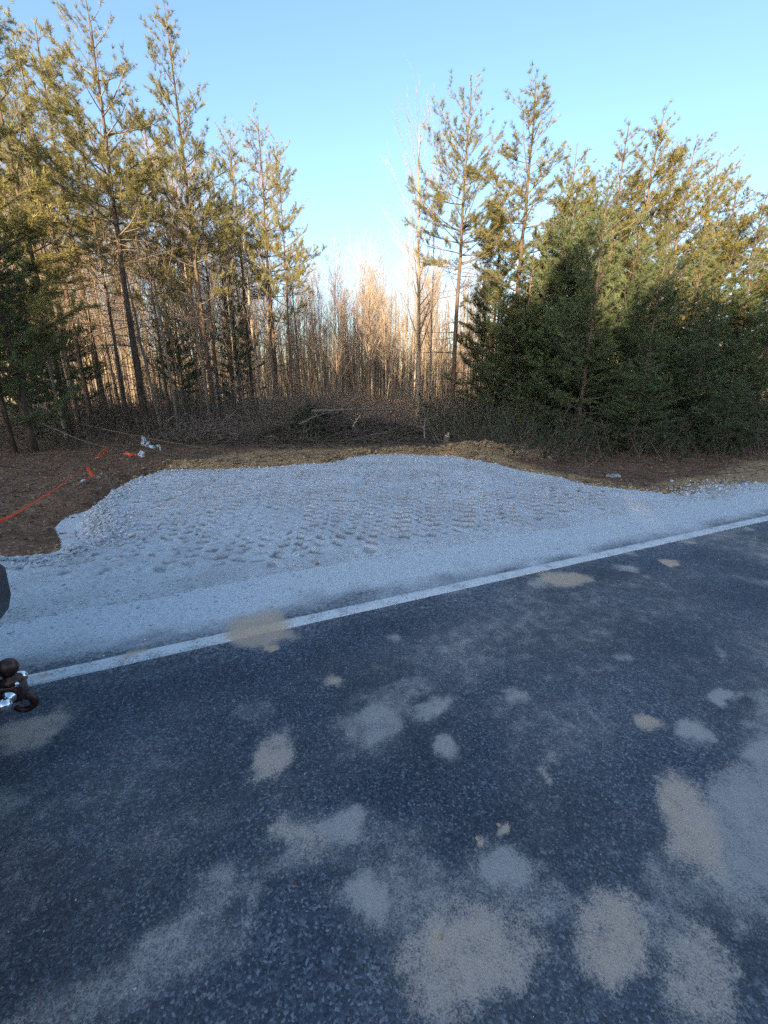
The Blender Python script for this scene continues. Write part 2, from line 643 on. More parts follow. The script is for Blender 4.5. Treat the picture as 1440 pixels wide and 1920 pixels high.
def ground_z(X, Y):
    X, Y = np.asarray(X, float), np.asarray(Y, float)
    S, N = to_sn(X, Y)
    d = sdf(S, N)
    near = sstep(120, 30, np.hypot(X, Y))
    z = -0.03 + near * (0.10 * (fbm(X, Y, 0.35, 3) - 0.5) + 0.07 * (fbm(X, Y, 2.2, 7, 5) - 0.5))
    # spoil pushed up along the far rim, with a mound at the right end
    rim = sstep(-1.5, -0.45, d) * sstep(-0.05, -0.35, d) * sstep(6.6, 7.8, N)
    z = z - 0.10 * sstep(-1.2, -2.4, X) * sstep(-1.5, -0.2, d) * sstep(8.6, 7.6, N)
    z = z + rim * (0.10 + 0.16 * fbm(X, Y, 1.6, 21, 5) - 0.03)
    mx, my = MOUND
    z = z + 0.30 * np.exp(-(((X - mx) / 0.85) ** 2 + ((Y - my) / 0.55) ** 2)) * (0.55 + 0.9 * fbm(X, Y, 3, 31, 4))
    z = z + sstep(8, 60, N) * 0.25
    z = np.where(N < 3.6, -0.20, z + (-0.22 - z) * sstep(-0.14, 0.10, d))
    # other side of the road
    z = np.where(N < -4.3, -0.08, z)
    return z


MOUND = gp(905, 850)


def ground_soil(X, Y):
    S, N = to_sn(X, Y)
    d = sdf(S, N)
    w = 0.9 + 1.0 * fbm(X, Y, 0.6, 40)
    k = sstep(-3.2, -1.0, d / w) * sstep(7.0, 8.2, N)
    k = k * sstep(-4.5, -3.7, X)
    left = 0.38 * sstep(-0.75, -0.05, d) * sstep(6.5, 5.5, N)
    right = 0.75 * sstep(-1.6, -0.2, d) * (X > 1.5)
    m = np.exp(-(((X - MOUND[0]) / 1.1) ** 2 + ((Y - MOUND[1]) / 0.6) ** 2))
    return np.clip(np.maximum.reduce([k, left, right, m]), 0, 1)


def ground_field(X, Y):
    return sstep(30, 55, np.hypot(X, Y))


# ------------------------------------------------------------------ ground
gx, gy = grow(-11, 13, 0.07, 700), grow(4.0, 16.5, 0.07, 700)
forest_floor = grid_mesh(gx, gy, ground_z, 'forest_floor', M['ground'], attrs={'soil': ground_soil, 'field': ground_field})
forest_floor['kind'] = 'structure'

# ------------------------------------------------------------------ road
# px, py, rx, ry, tilt(deg, + = clockwise in the picture), dust, tan
PATCH = [
    (490, 1176, 74, 36, 0, 0.2, 0.74), (455, 1195, 40, 24, 0, 0.1, 0.62), (512, 1213, 16, 7, 0, 0, 0.9), (262, 1225, 30, 9, -14, 0, 0.62), (78, 1270, 24, 8, -14, 0, 0.62),
    (1052, 1085, 62, 17, 8, 0.35, 0.75), (1015, 1095, 40, 16, 0, 0.5, 0.3), (1255, 1056, 20, 8, 8, 0, 0.8), (1178, 1066, 30, 8, 8, 0.6, 0.35), (1215, 1084, 17, 6, 8, 0.4, 0.35),
    (1295, 1016, 22, 5, 8, 0.3, 0.55), (1182, 1037, 18, 5, 8, 0.4, 0.4), (1406, 993, 14, 4, 8, 0.6, 0.1), (980, 1120, 70, 25, 0, 0.35, 0.0), (1290, 1075, 60, 16, 12, 0.3, 0),
    (632, 1272, 23, 13, -10, 0.35, 0.6), (812, 1325, 40, 24, -8, 0.66, 0.12), (705, 1345, 85, 50, -28, 0.56, 0.08), (512, 1412, 52, 42, -28, 0.55, 0.55), (470, 1335, 60, 26, -10, 0.34, 0),
    (838, 1400, 24, 19, 0, 0.68, 0), (960, 1306, 32, 22, 10, 0.6, 0.05), (1217, 1355, 36, 19, 16, 0.4, 0.72), (1350, 1303, 28, 13, 10, 0.8, 0.0), (1305, 1378, 46, 24, 14, 0.75, 0.3),
    (1440, 1330, 60, 70, 0, 0.5, 0.0), (1430, 1412, 55, 34, 10, 0.72, 0.1), (1410, 1520, 120, 130, 20, 0.62, 0.1), (1288, 1525, 52, 115, -22, 0.45, 0.62), (1400, 1650, 110, 110, 0, 0.55, 0.12),
    (560, 1556, 52, 38, -14, 0.62, 0.5), (642, 1546, 46, 30, -14, 0.7, 0.12), (560, 1600, 140, 40, -22, 0.42, 0.1), (690, 1682, 62, 48, 20, 0.74, 0.28), (940, 1612, 52, 44, 10, 0.62, 0.1),
    (1150, 1745, 80, 84, 30, 0.52, 0.58), (875, 1790, 150, 130, 15, 0.54, 0.55), (800, 1700, 170, 100, 20, 0.44, 0.05), (960, 1660, 120, 60, 10, 0.45, 0.05), (1310, 1840, 100, 95, 20, 0.50, 0.48), (1240, 1740, 80, 70, 0, 0.45, 0.1),
    (62, 1368, 85, 38, -20, 0.45, 0.55), (15, 1500, 60, 40, -20, 0.42, 0.05), (330, 1770, 150, 60, -24, 0.45, 0.18), (180, 1870, 180, 60, -20, 0.42, 0.1), (420, 1660, 90, 40, -20, 0.44, 0.05),
    (1030, 1450, 16, 34, -6, 0.45, 0.5), (896, 1573, 10, 8, 0, 0, 0.95), (935, 1547, 9, 8, 0, 0, 0.9), (827, 1757, 8, 10, 0, 0, 0.95), (984, 1655, 9, 10, 0, 0, 0.8),
    (1110, 1345, 30, 8, 45, 0.5, 0), (760, 1290, 130, 24, -14, 0.42, 0), (1080, 1260, 190, 40, 0, 0.28, 0), (860, 1215, 60, 18, 0, 0.36, 0.05), (1000, 1500, 60, 140, -20, 0.26, 0),
    (740, 1195, 12, 7, 0, 0.6, 0.1), (680, 1580, 160, 40, -14, 0.36, 0.0), (1160, 1230, 20, 8, 0, 0.45, 0.1), (1345, 1225, 14, 10, 20, 0.5, 0.2), (1420, 1090, 60, 8, 10, 0.4, 0), (1290, 1660, 120, 60, 20, 0.42, 0.05),
]


def _patch_frames():
    out = []
    for px, py, rx, ry, tl, du, ta in PATCH:
        c = gp(px, py)
        a = math.radians(tl)
        e1 = (gp(px + rx * math.cos(a), py + rx * math.sin(a)) - gp(px - rx * math.cos(a), py - rx * math.sin(a))) / 2
        e2 = (gp(px - ry * math.sin(a), py + ry * math.cos(a)) - gp(px + ry * math.sin(a), py - ry * math.cos(a))) / 2
        out.append((c, np.linalg.inv(np.stack([e1, e2], 1)), du, ta))
    return out


PF = _patch_frames()


def road_fields(S, N):
    X, Y = to_xy(S, N)
    wx = X + 0.10 * (fbm(X, Y, 5, 50) - 0.5) + 0.05 * (fbm(X, Y, 22, 60, 3) - 0.5)
    wy = Y + 0.10 * (fbm(X, Y, 5, 54) - 0.5) + 0.05 * (fbm(X, Y, 22, 64, 3) - 0.5)
    dust = np.zeros_like(X); tan = np.zeros_like(X)
    for c, inv, du, ta in PF:
        dx, dy = wx - c[0], wy - c[1]
        r = np.hypot(inv[0, 0] * dx + inv[0, 1] * dy, inv[1, 0] * dx + inv[1, 1] * dy)
        sz = abs(np.linalg.det(inv)) ** 0.5          # one over the size of the patch
        m = r < 3.5
        if m.any():
            ws = np.zeros_like(r)
            ws[m] = fbm(X[m] + 3 * c[0], Y[m], 1.1 * sz, 160, 4) - 0.5
            r = r * (1 + 1.1 * ws)
        core = sstep(1.45, 0.35, r)
        halo = 0.40 * sstep(2.4, 0.8, r)
        dust = np.maximum(dust, du * np.maximum(core, halo))
        tan = np.maximum(tan, ta * core)
    # crushed stone dust trailed along the shoulder and over the edge line
    w = N + 0.30 * (fbm(X, Y, 1.1, 70, 5) - 0.5) + 0.34 * (fbm(S * 0.45, N, 7, 74, 5) - 0.5)
    sh = 0.9 * sstep(2.58, 3.05, w) * (0.75 + 0.5 * fbm(X, Y, 6, 76, 4)) + 0.30 * sstep(3.0, 3.35, w) + 0.10 * sstep(2.2, 2.6, w)
    base = 0.0 + 0.56 * fbm(X, Y, 1.0, 80, 6) ** 1.4 + 0.34 * (fbm(S * 0.3, N * 2, 1.5, 84) - 0.5)
    dust = np.maximum(dust, base)
    return dust, tan, np.clip(sh, 0, 1)


road_s = grow(-3.2, 9.0, 0.03, 400, 1.2)
road_n = np.concatenate([np.linspace(-4.2, -0.3, 30), np.arange(-0.27, 3.9, 0.03)])
RSN = {}


def _f(k):
    def g(S, N):
        key = S.shape
        if key not in RSN:
            RSN[key] = road_fields(S, N)
        return RSN[key][k]
    return g


def road_z(S, N):
    return 0.008 * (fbm(S, N, 0.8, 90) - 0.5) - 0.03 * sstep(3.5, 3.88, N)


road = grid_mesh(road_s, road_n, road_z, 'road', M['asphalt'], frame='sn', attrs={'dust': _f(0), 'tan': _f(1), 'shoulder': _f(2)})
road['kind'] = 'structure'

LINE_N = 2.665
ls = grow(-3.2, 9.0, 0.03, 300, 1.2)
RSN.clear()


def line_edge(S, N):
    # slightly ragged painted edge
    return N


mbl = MB()
Sx, Nx_ = np.meshgrid(ls, np.array([-0.060, -0.056, -0.03, 0.0, 0.03, 0.056, 0.060]), indexing='ij')
rag = 0.008 * (fbm(Sx, Nx_ * 0, 14, 95, 3) - 0.5)
edge = np.abs(Nx_) > 0.05
Nn = LINE_N + Nx_ + np.where(edge, rag * np.sign(Nx_), 0)
gxx, gyy = to_xy(Sx, Nn)
zz = road_z(Sx, Nn) + np.where(np.abs(Nx_) > 0.058, -0.003, 0.004)
idx = np.arange(Sx.size).reshape(Sx.shape)
mbl.add(np.stack([gxx, gyy, zz], -1).reshape(-1, 3), np.stack([idx[:-1, :-1], idx[1:, :-1], idx[1:, 1:], idx[:-1, 1:]], -1).reshape(-1, 4))
lm = mbl.data('edge_line', M['line'], True)
ta_ = lm.attributes.new('tan', 'FLOAT', 'POINT')
ta_.data.foreach_set('value', road_fields(Sx, Nn)[1].ravel())
edge_line = link('road_marking', lm)
edge_line['kind'] = 'structure'

# ------------------------------------------------------------------ gravel pad with tyre prints
def _tracks():
    """wheel paths of the machine that spread the stone: list of polylines in the road frame"""
    T = []
    r = np.random.default_rng(8)
    runs = []
    for k in range(21):                      # runs from the road towards the back edge, fanned out
        x = k / 20
        runs.append((90 + 1010 * x + r.normal(0, 14), 1098 - 130 * x + r.normal(0, 7), 310 + 730 * x + r.normal(0, 16), 884 - 22 * math.sin(x * 3.1) + r.normal(0, 4), r.normal(0.12 - 0.2 * x, 0.10)))
    runs += [(640, 900, 1040, 895, 0.0), (660, 880, 960, 878, 0.02), (700, 925, 1150, 920, 0.0), (330, 905, 660, 893, 0.0)]   # turns along the back
    for px0, py0, px1, py1, bend in runs:
        a, b = gp(px0, py0), gp(px1, py1)
        t = np.linspace(0, 1, 24)[:, None]
        nrm = np.array([-(b - a)[1], (b - a)[0]])
        T.append(a + (b - a) * t + nrm * bend * 0.35 * t * (1 - t))
    return T


TRACKS = _tracks()


def track_height(X, Y):
    """cleat marks: every spot takes the marks of the wheel that passed nearest to it"""
    jx = X + 0.06 * (fbm(X, Y, 3, 110, 3) - 0.5); jy = Y + 0.06 * (fbm(X, Y, 3, 114, 3) - 0.5)
    best = np.full(X.shape, 1e9); along = np.zeros_like(X); side = np.zeros_like(X); tid = np.zeros(X.shape, int); ends = np.full(X.shape, 1e9)
    for k, P in enumerate(TRACKS):
        acc = 0.0
        for i in range(len(P) - 1):
            a, b = P[i], P[i + 1]
            ab = b - a; L = np.hypot(*ab)
            t = np.clip(((jx - a[0]) * ab[0] + (jy - a[1]) * ab[1]) / L ** 2, 0, 1)
            ex, ey = jx - a[0] - t * ab[0], jy - a[1] - t * ab[1]
            sd = (ab[0] * ey - ab[1] * ex) / L
            for w_, off in enumerate((-0.17, 0.17)):
                over = np.hypot(ex, ey) - np.abs(sd)          # beyond the end of the run
                d = np.abs(sd - off) + 3 * over
                m = d < best
                best = np.where(m, d, best)
                along = np.where(m, acc + t * L, along)
                ends = np.where(m, over, ends)
                side = np.where(m, sd - off, side)
                tid = np.where(m, 2 * k + w_, tid)
            acc += L
    half = side > 0
    ph = along / 0.155 + np.abs(side) * 2.2 + np.where(half, 0.5, 0.0) + tid * 0.37 + 0.5 * (vnoise(X, Y, 3.0, 112) - 0.5)
    cell = np.floor(ph).astype(int)
    saw = ph - cell
    hsh = _lat_hash(cell, 2 * tid + half)
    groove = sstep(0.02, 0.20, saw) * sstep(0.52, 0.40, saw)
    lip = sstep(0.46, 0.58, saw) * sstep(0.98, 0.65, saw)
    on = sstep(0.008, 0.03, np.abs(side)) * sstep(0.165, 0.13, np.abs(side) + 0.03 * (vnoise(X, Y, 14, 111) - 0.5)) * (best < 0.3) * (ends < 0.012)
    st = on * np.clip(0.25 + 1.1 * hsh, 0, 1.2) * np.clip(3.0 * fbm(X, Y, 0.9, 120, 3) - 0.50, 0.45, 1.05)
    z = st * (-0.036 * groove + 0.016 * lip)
    return z, np.clip(st * groove * 1.1, 0, 1)  # relief, and the groove shade to paint into the stone colour


def _lat_hash(i, j):
    vnoise(0.0, 0.0, 1, 199)
    return _lat[199][i % 256, (j * 7) % 256]


_pad = {}


def pad_fields(S, N):
    key = S.shape
    if key in _pad:
        return _pad[key]
    X, Y = to_xy(S, N)
    d = sdf(S, N) + 0.14 * (fbm(X, Y, 3.0, 100, 4) - 0.5) + 0.05 * (fbm(X, Y, 14, 104, 3) - 0.5)
    body = sstep(-0.24, 0.16, d)
    core = sstep(3.25, 4.1, N) * sstep(0.05, 0.45, d)
    tz, groove_shade = track_height(X, Y)
    # pad rises from the pavement, ends in a loose shoulder
    z = -0.10 + body * (0.115 + 0.065 * sstep(3.2, 4.6, N))
    z = z + core * (tz + 0.030 * (fbm(X, Y, 1.6, 130, 3) - 0.5) + 0.020 * (fbm(X, Y, 9, 134, 4) - 0.5))
    z = z + body * 0.010 * (fbm(X, Y, 24, 138, 3) - 0.5)
    z = z - 0.045 * sstep(3.70, 3.25, N + 0.22 * (fbm(X, Y, 1.8, 140) - 0.5))
    worn = sstep(3.7, 4.3, N + 0.5 * (fbm(X, Y, 0.9, 144) - 0.5))
    mudf = sstep(0.28, 0.0, d) * 0.30 * (fbm(X, Y, 2, 150) > 0.45)
    mudf = np.maximum(mudf, sstep(0.62, 0.75, fbm(X, Y, 1.1, 154)) * 0.38 * core)
    _pad[key] = (z, groove_shade * core, mudf)
    return _pad[key]


pad_s = grow(-4.4, 8.4, 0.02, 300, 1.25)
pad_n = np.concatenate([np.arange(3.0, 9.3, 0.02)])
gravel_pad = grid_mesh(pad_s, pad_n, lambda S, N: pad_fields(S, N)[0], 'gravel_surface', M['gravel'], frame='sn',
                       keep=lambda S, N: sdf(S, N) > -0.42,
                       attrs={'groove_shade': lambda S, N: pad_fields(S, N)[1], 'mud': lambda S, N: pad_fields(S, N)[2]})
gravel_pad['kind'] = 'structure'


# ------------------------------------------------------------------ loose stones and clods
_OCT = np.array([[1, 0, 0], [-1, 0, 0], [0, 1, 0], [0, -1, 0], [0, 0, 1], [0, 0, -1]], float)
_OCTF = np.array([[0, 2, 4], [2, 1, 4], [1, 3, 4], [3, 0, 4], [2, 0, 5], [1, 2, 5], [3, 1, 5], [0, 3, 5]])


def rocks(P, size, r, flat=0.7):
    """irregular eight-sided stones"""
    m = len(P)
    V = _OCT[None] * r.uniform(0.55, 1.25, (m, 6, 1)) + r.normal(size=(m, 6, 3)) * 0.16
    q = norm(r.normal(size=(m, 4)))
    w, x, y, z = q.T
    R = np.stack([np.stack([1 - 2 * (y * y + z * z), 2 * (x * y - z * w), 2 * (x * z + y * w)], -1),
                  np.stack([2 * (x * y + z * w), 1 - 2 * (x * x + z * z), 2 * (y * z - x * w)], -1),
                  np.stack([2 * (x * z - y * w), 2 * (y * z + x * w), 1 - 2 * (x * x + y * y)], -1)], 1)
    V = np.einsum('mij,mkj->mki', R, V)
    V[..., 2] *= flat
    V = V * np.asarray(size).reshape(-1, 1, 1) + P[:, None]
    mb = MB()
    mb.add(V.reshape(-1, 3), (_OCTF[None] + 6 * np.arange(m)[:, None, None]).reshape(-1, 3))
    return mb


def pad_points(m, r, lo=3.25, smin=-4.0, smax=9.0):
    S = r.uniform(smin, smax, m * 2); N = lo + (9.1 - lo) * r.random(m * 2) ** 1.25
    k = sdf(S, N) > 0.02
    S, N = S[k][:m], N[k][:m]
    return S, N


def grid_lookup(S, N):
    """height of the gravel mesh (nearest grid vertex)"""
    z = pad_fields(np.zeros((len(pad_s), len(pad_n))), None)[0] if False else _pad[(len(pad_s), len(pad_n))][0]
    i = np.clip(np.searchsorted(pad_s, S), 0, len(pad_s) - 1)
    j = np.clip(np.searchsorted(pad_n, N), 0, len(pad_n) - 1)
    return z[i, j]


r1 = np.random.default_rng(5)
S_, N_ = pad_points(30000, r1)
X_, Y_ = to_xy(S_, N_)
sz = (r1.lognormal(math.log(0.006), 0.42, len(X_)) * (0.75 + 0.5 * sstep(4.5, 7.5, N_))).clip(0.0025, 0.022)
P_ = np.stack([X_, Y_, grid_lookup(S_, N_) + sz * 0.25], -1)
o = rocks(P_, sz, r1).build('gravel', M['stone'], kind='stuff')
tag(o, 'loose grey crushed stone lying over the spread gravel', 'gravel')

# stones tumbled down the rim of the pad and the stony verge on the right
pts = []
for i in range(11000):
    t = r1.random() * (len(far_pts) - 1); a = int(t); f = t - a
    p = far_pts[a] * (1 - f) + far_pts[min(a + 1, len(far_pts) - 1)] * f
    right = p[0] > 2.0
    if a < 9:
        p = p + np.array([abs(r1.normal(0, 0.22)) - 0.04, 0.0])
    off = r1.normal(0, 0.13) - 0.12 + (abs(r1.normal(0, 0.25)) + 0.12 if right else 0.0)
    pts.append([p[0] + r1.normal(0, 0.05), p[1] + off])
pts = np.array(pts)
S_, N_ = to_sn(pts[:, 0], pts[:, 1])
sz = r1.lognormal(math.log(0.012), 0.5, len(pts)).clip(0.004, 0.05)
zz = np.where(sdf(S_, N_) > -0.3, np.maximum(grid_lookup(S_, N_), ground_z(pts[:, 0], pts[:, 1])), ground_z(pts[:, 0], pts[:, 1]))
o = rocks(np.stack([pts[:, 0], pts[:, 1], zz + sz * 0.3], -1), sz, r1).build('rim_stones', M['stone'], kind='stuff')
tag(o, 'grey stones strewn along the far rim of the gravel', 'stones')

# crumbs of stone on the asphalt
m = 3600
S_ = r1.uniform(-3.0, 8.5, m); N_ = 2.95 - abs(r1.normal(0, 1.0, m)) ** 1.0
N_ = np.where(N_ < 0, r1.uniform(0, 2.9, m), N_)
du, ta, _sh = road_fields(S_, N_)
k = r1.random(m) < np.clip(0.25 + du * 0.9, 0, 1)
S_, N_ = S_[k], N_[k]
X_, Y_ = to_xy(S_, N_)
sz = r1.lognormal(math.log(0.0022), 0.45, len(X_)).clip(0.001, 0.007)
o = rocks(np.stack([X_, Y_, road_z(S_, N_) + sz * 0.3], -1), sz, r1).build('road_grit', M['stone'], kind='stuff')
tag(o, 'pale grit scattered over the dark asphalt', 'grit')

m = 5000
S_ = r1.uniform(-3.5, 10, m); N_ = 2.74 + 0.95 * r1.random(m) ** 0.6
X_, Y_ = to_xy(S_, N_)
sz = r1.lognormal(math.log(0.0046), 0.5, m).clip(0.002, 0.016)
zz = np.where(N_ > 3.3, np.maximum(grid_lookup(S_, N_), road_z(S_, N_)), road_z(S_, N_))
o = rocks(np.stack([X_, Y_, zz + sz * 0.3], -1), sz, r1).build('shoulder_gravel', M['stone'], kind='stuff')
tag(o, 'loose stone strewn along the dusty shoulder beside the white line', 'gravel')

# clods of dug soil round the rim
pts = []
for i in range(5200):
    a = r1.integers(8, 27); f = r1.random()
    p = far_pts[a] * (1 - f) + far_pts[a + 1] * f
    pts.append([p[0] + r1.normal(0, 0.12), p[1] + 0.12 + abs(r1.normal(0, 0.42))])
for i in range(1500):
    pts.append([MOUND[0] + r1.normal(0, 0.75), MOUND[1] + r1.normal(0, 0.35)])
for i in range(700):
    f = r1.random() * 5; a = int(f); p = far_pts[a] * (1 - f + a) + far_pts[a + 1] * (f - a)
    pts.append([p[0] - abs(r1.normal(0, 0.2)), p[1] + abs(r1.normal(0, 0.25)) + 0.05])
pts = np.array(pts)
S_, N_ = to_sn(pts[:, 0], pts[:, 1])
pts = pts[sdf(S_, N_) < -0.06]
sz = r1.lognormal(math.log(0.019), 0.6, len(pts)).clip(0.006, 0.085)
o = rocks(np.stack([pts[:, 0], pts[:, 1], ground_z(pts[:, 0], pts[:, 1]) + sz * 0.2], -1), sz, r1, 0.6).build('dug_soil', M['clod'], kind='stuff')
tag(o, 'crumbled tan soil and clods pushed up behind the gravel', 'soil')

# dry leaves and twigs over the forest floor
m = 60000
X_ = r1.uniform(-15, 16, m); Y_ = 4.5 + 15 * r1.random(m) ** 1.1
S_, N_ = to_sn(X_, Y_)
k = (sdf(S_, N_) < -0.1) & (N_ > 4.2)
so = ground_soil(X_, Y_)
k &= r1.random(m) > so * 0.85
X_, Y_ = X_[k], Y_[k]
P_ = np.stack([X_, Y_, ground_z(X_, Y_) + r1.uniform(0.004, 0.03, len(X_))], -1)
d1 = norm(r1.normal(size=(len(P_), 3)) * np.array([1, 1, 0.35])); d2 = norm(np.cross(d1, r1.normal(size=(len(P_), 3)) * np.array([0.4, 0.4, 1])))
ln = r1.uniform(0.014, 0.042, (len(P_), 1))
V = np.stack([P_ - d1 * ln, P_ + d2 * ln * 0.55, P_ + d1 * ln, P_ - d2 * ln * 0.55], 1).reshape(-1, 3)
mb = MB(); mb.add(V, np.arange(len(V)).reshape(-1, 4), np.repeat(r1.random(len(P_)) ** 1.6, 4))
o = mb.build('leaf_litter', M['dry_leaf'], attr_name='tuft', kind='stuff')
tag(o, 'dry brown leaf litter over the woodland floor', 'leaf litter')

mb = MB()
m = 3000
X_ = r1.uniform(-13, 15, m); Y_ = 6 + 13 * r1.random(m)
S_, N_ = to_sn(X_, Y_)
k = sdf(S_, N_) < -0.25
X_, Y_ = X_[k], Y_[k]
A = np.stack([X_, Y_, ground_z(X_, Y_) + 0.02], -1)
th = r1.uniform(0, 2 * math.pi, len(A)); L = r1.uniform(0.15, 0.9, len(A))
B = A + np.stack([np.cos(th) * L, np.sin(th) * L, r1.uniform(-0.01, 0.30, len(A)) * L], -1)
mb.sticks(A, B, r1.uniform(0.004, 0.012, len(A)), 0.002)
o = mb.build('fallen_twigs', M['dead_wood'], kind='stuff')
tag(o, 'dead twigs lying over the leaf litter', 'twigs')


# ------------------------------------------------------------------ trees
def curve(a, d, L, bend, r, seg=5, wob=0.03):
    """points of a limb that starts at a along d and bends towards the vector bend"""
    pts = [np.array(a, float)]
    d = np.array(d, float)
    for i in range(seg):
        d = d + np.array(bend) / seg + r.normal(size=3) * wob
        d = d / np.linalg.norm(d)
        pts.append(pts[-1] + d * L / seg)
    return np.array(pts)


def make_pine(seed, H, cb, R, r0, dens=1.0, dead=14, shape=0.75, mat='needle', q=13, L=0.115, W=0.0065, gap=0.13, layer=False, lean=0.0):
    """returns (trunk, branches, crown) meshes of a pine: whorled limbs, branchlets with needle brushes"""
    r = np.random.default_rng(seed)
    trunk, wood, leaf = MB(), MB(), MB()
    nz = 16
    hs = np.linspace(-0.15, H, nz)
    wx = np.cumsum(r.normal(0, 0.022, nz)) * (hs.clip(0) / H) + lean * (hs.clip(0) / H) ** 2
    wy = np.cumsum(r.normal(0, 0.022, nz)) * (hs.clip(0) / H)
    tp = np.stack([wx, wy, hs], -1)
    tr = r0 * np.clip(1 - hs / H, 0, 1) ** 0.85 * (1 + 0.35 * np.exp(-hs.clip(0) / 0.25)) + 0.007
    trunk.tube(tp, tr, 8)

    def tpos(h):
        return np.array([np.interp(h, hs, wx), np.interp(h, hs, wy), h])
    tufts, tdir = [], []
    bA, bB, bR = [], [], []
    h = cb * H
    while h < H * 0.985:
        f = (h - cb * H) / (H - cb * H)
        nb = r.integers(4, 7) if f < 0.85 else r.integers(3, 5)
        ph = r.uniform(0, 6.28)
        for b in range(nb):
            if r.random() > dens * (1.0 if f > 0.12 else 0.75):
                continue
            hh = h + r.uniform(-0.10, 0.10)
            env = (1 - f) ** shape * (0.72 + 0.28 * min(1, f / 0.18)) + 0.05
            L_ = R * env * r.uniform(0.55, 1.18)
            az = ph + b * 2 * math.pi / nb + r.normal(0, 0.25)
            el = math.radians(4 + 48 * f ** 1.15 + r.normal(0, 8))
            d = np.array([math.cos(az) * math.cos(el), math.sin(az) * math.cos(el), math.sin(el)])
            bend = np.array([0, 0, 0.30 + 0.35 * r.random()])
            p = curve(tpos(min(hh, H)), d, L_, bend, r, 5, 0.05)
            br = 0.004 + 0.011 * L_
            wood.tube(p, np.linspace(br, 0.003, len(p)), 4, cap=False)
            # branchlets over the outer part
            n2 = max(2, int(L_ / gap))
            for t in np.linspace((0.26 if f < 0.8 else 0.12) if cb > 0.15 else 0.10, 0.97, n2):
                if r.random() < 0.12:
                    continue
                x = t * (len(p) - 1); i = min(int(x), len(p) - 2)
                a = p[i] + (p[i + 1] - p[i]) * (x - i)
                dd = norm(p[i + 1] - p[i])
                sd = norm(np.cross(dd, [0, 0, 1])) * (1 if r.random() < 0.5 else -1)
                d2 = norm(dd * 0.75 + sd * r.uniform(0.35, 0.95) + np.array([0, 0, r.uniform(-0.08, 0.16) if layer else r.uniform(0.0, 0.55)]))
                l2 = (0.16 + 0.32 * L_ * (1 - t * 0.65)) * r.uniform(0.6, 1.2)
                e = a + d2 * l2
                bA.append(a); bB.append(e); bR.append(0.0035)
                k = max(2, int(l2 / 0.085))
                for u in np.linspace(0.32, 1.0, k):
                    tufts.append(a + (e - a) * u); tdir.append(d2 + np.array([0, 0, 0.15]))
                if l2 > 0.35:
                    for u in (0.45, 0.7):
                        a3 = a + (e - a) * u
                        d3 = norm(d2 * 0.7 + norm(r.normal(size=3)) * 0.7 + np.array([0, 0, 0.25]))
                        e3 = a3 + d3 * l2 * 0.45
                        bA.append(a3); bB.append(e3); bR.append(0.0028)
                        for uu in (0.4, 0.7, 1.0):
                            tufts.append(a3 + (e3 - a3) * uu); tdir.append(d3)
            tufts.append(p[-1]); tdir.append(norm(p[-1] - p[-2]))
        h += (0.30 + 0.22 * r.random()) * (1.0 if f < 0.75 else 1.15)
    tufts.append(tpos(H)); tdir.append(np.array([0, 0, 1.0]))
    # dead snags below the live crown
    for i in range(dead):
        hh = cb * H * (0.16 + 0.84 * r.random() ** 0.7)
        az = r.uniform(0, 6.28); el = math.radians(r.normal(6, 16))
        d = np.array([math.cos(az) * math.cos(el), math.sin(az) * math.cos(el), math.sin(el)])
        p = curve(tpos(hh), d, r.uniform(0.5, 1.9), [0, 0, r.uniform(-0.35, 0.3)], r, 5, 0.08)
        wood.tube(p, np.linspace(0.011, 0.003, len(p)), 4, cap=False)
        for t in r.uniform(0.3, 1.0, 4):
            x = t * (len(p) - 1); j = min(int(x), len(p) - 2)
            a = p[j] + (p[j + 1] - p[j]) * (x - j)
            d2 = norm((p[j + 1] - p[j]) / np.linalg.norm(p[j + 1] - p[j]) + norm(r.normal(size=3)) * 0.8)
            bA.append(a); bB.append(a + d2 * r.uniform(0.15, 0.55)); bR.append(0.004)
    wood.sticks(np.array(bA), np.array(bB), np.array(bR), 0.0018)
    T, D = np.array(tufts), np.array(tdir)
    leaf.needles(T, norm(D), q, L, W, 1.0, r)
    return (trunk.data('trunk', M['pine_bark'], True), wood.data('branches', M['dead_wood']), leaf.data('crown', M[mat], attr_name='tuft'))


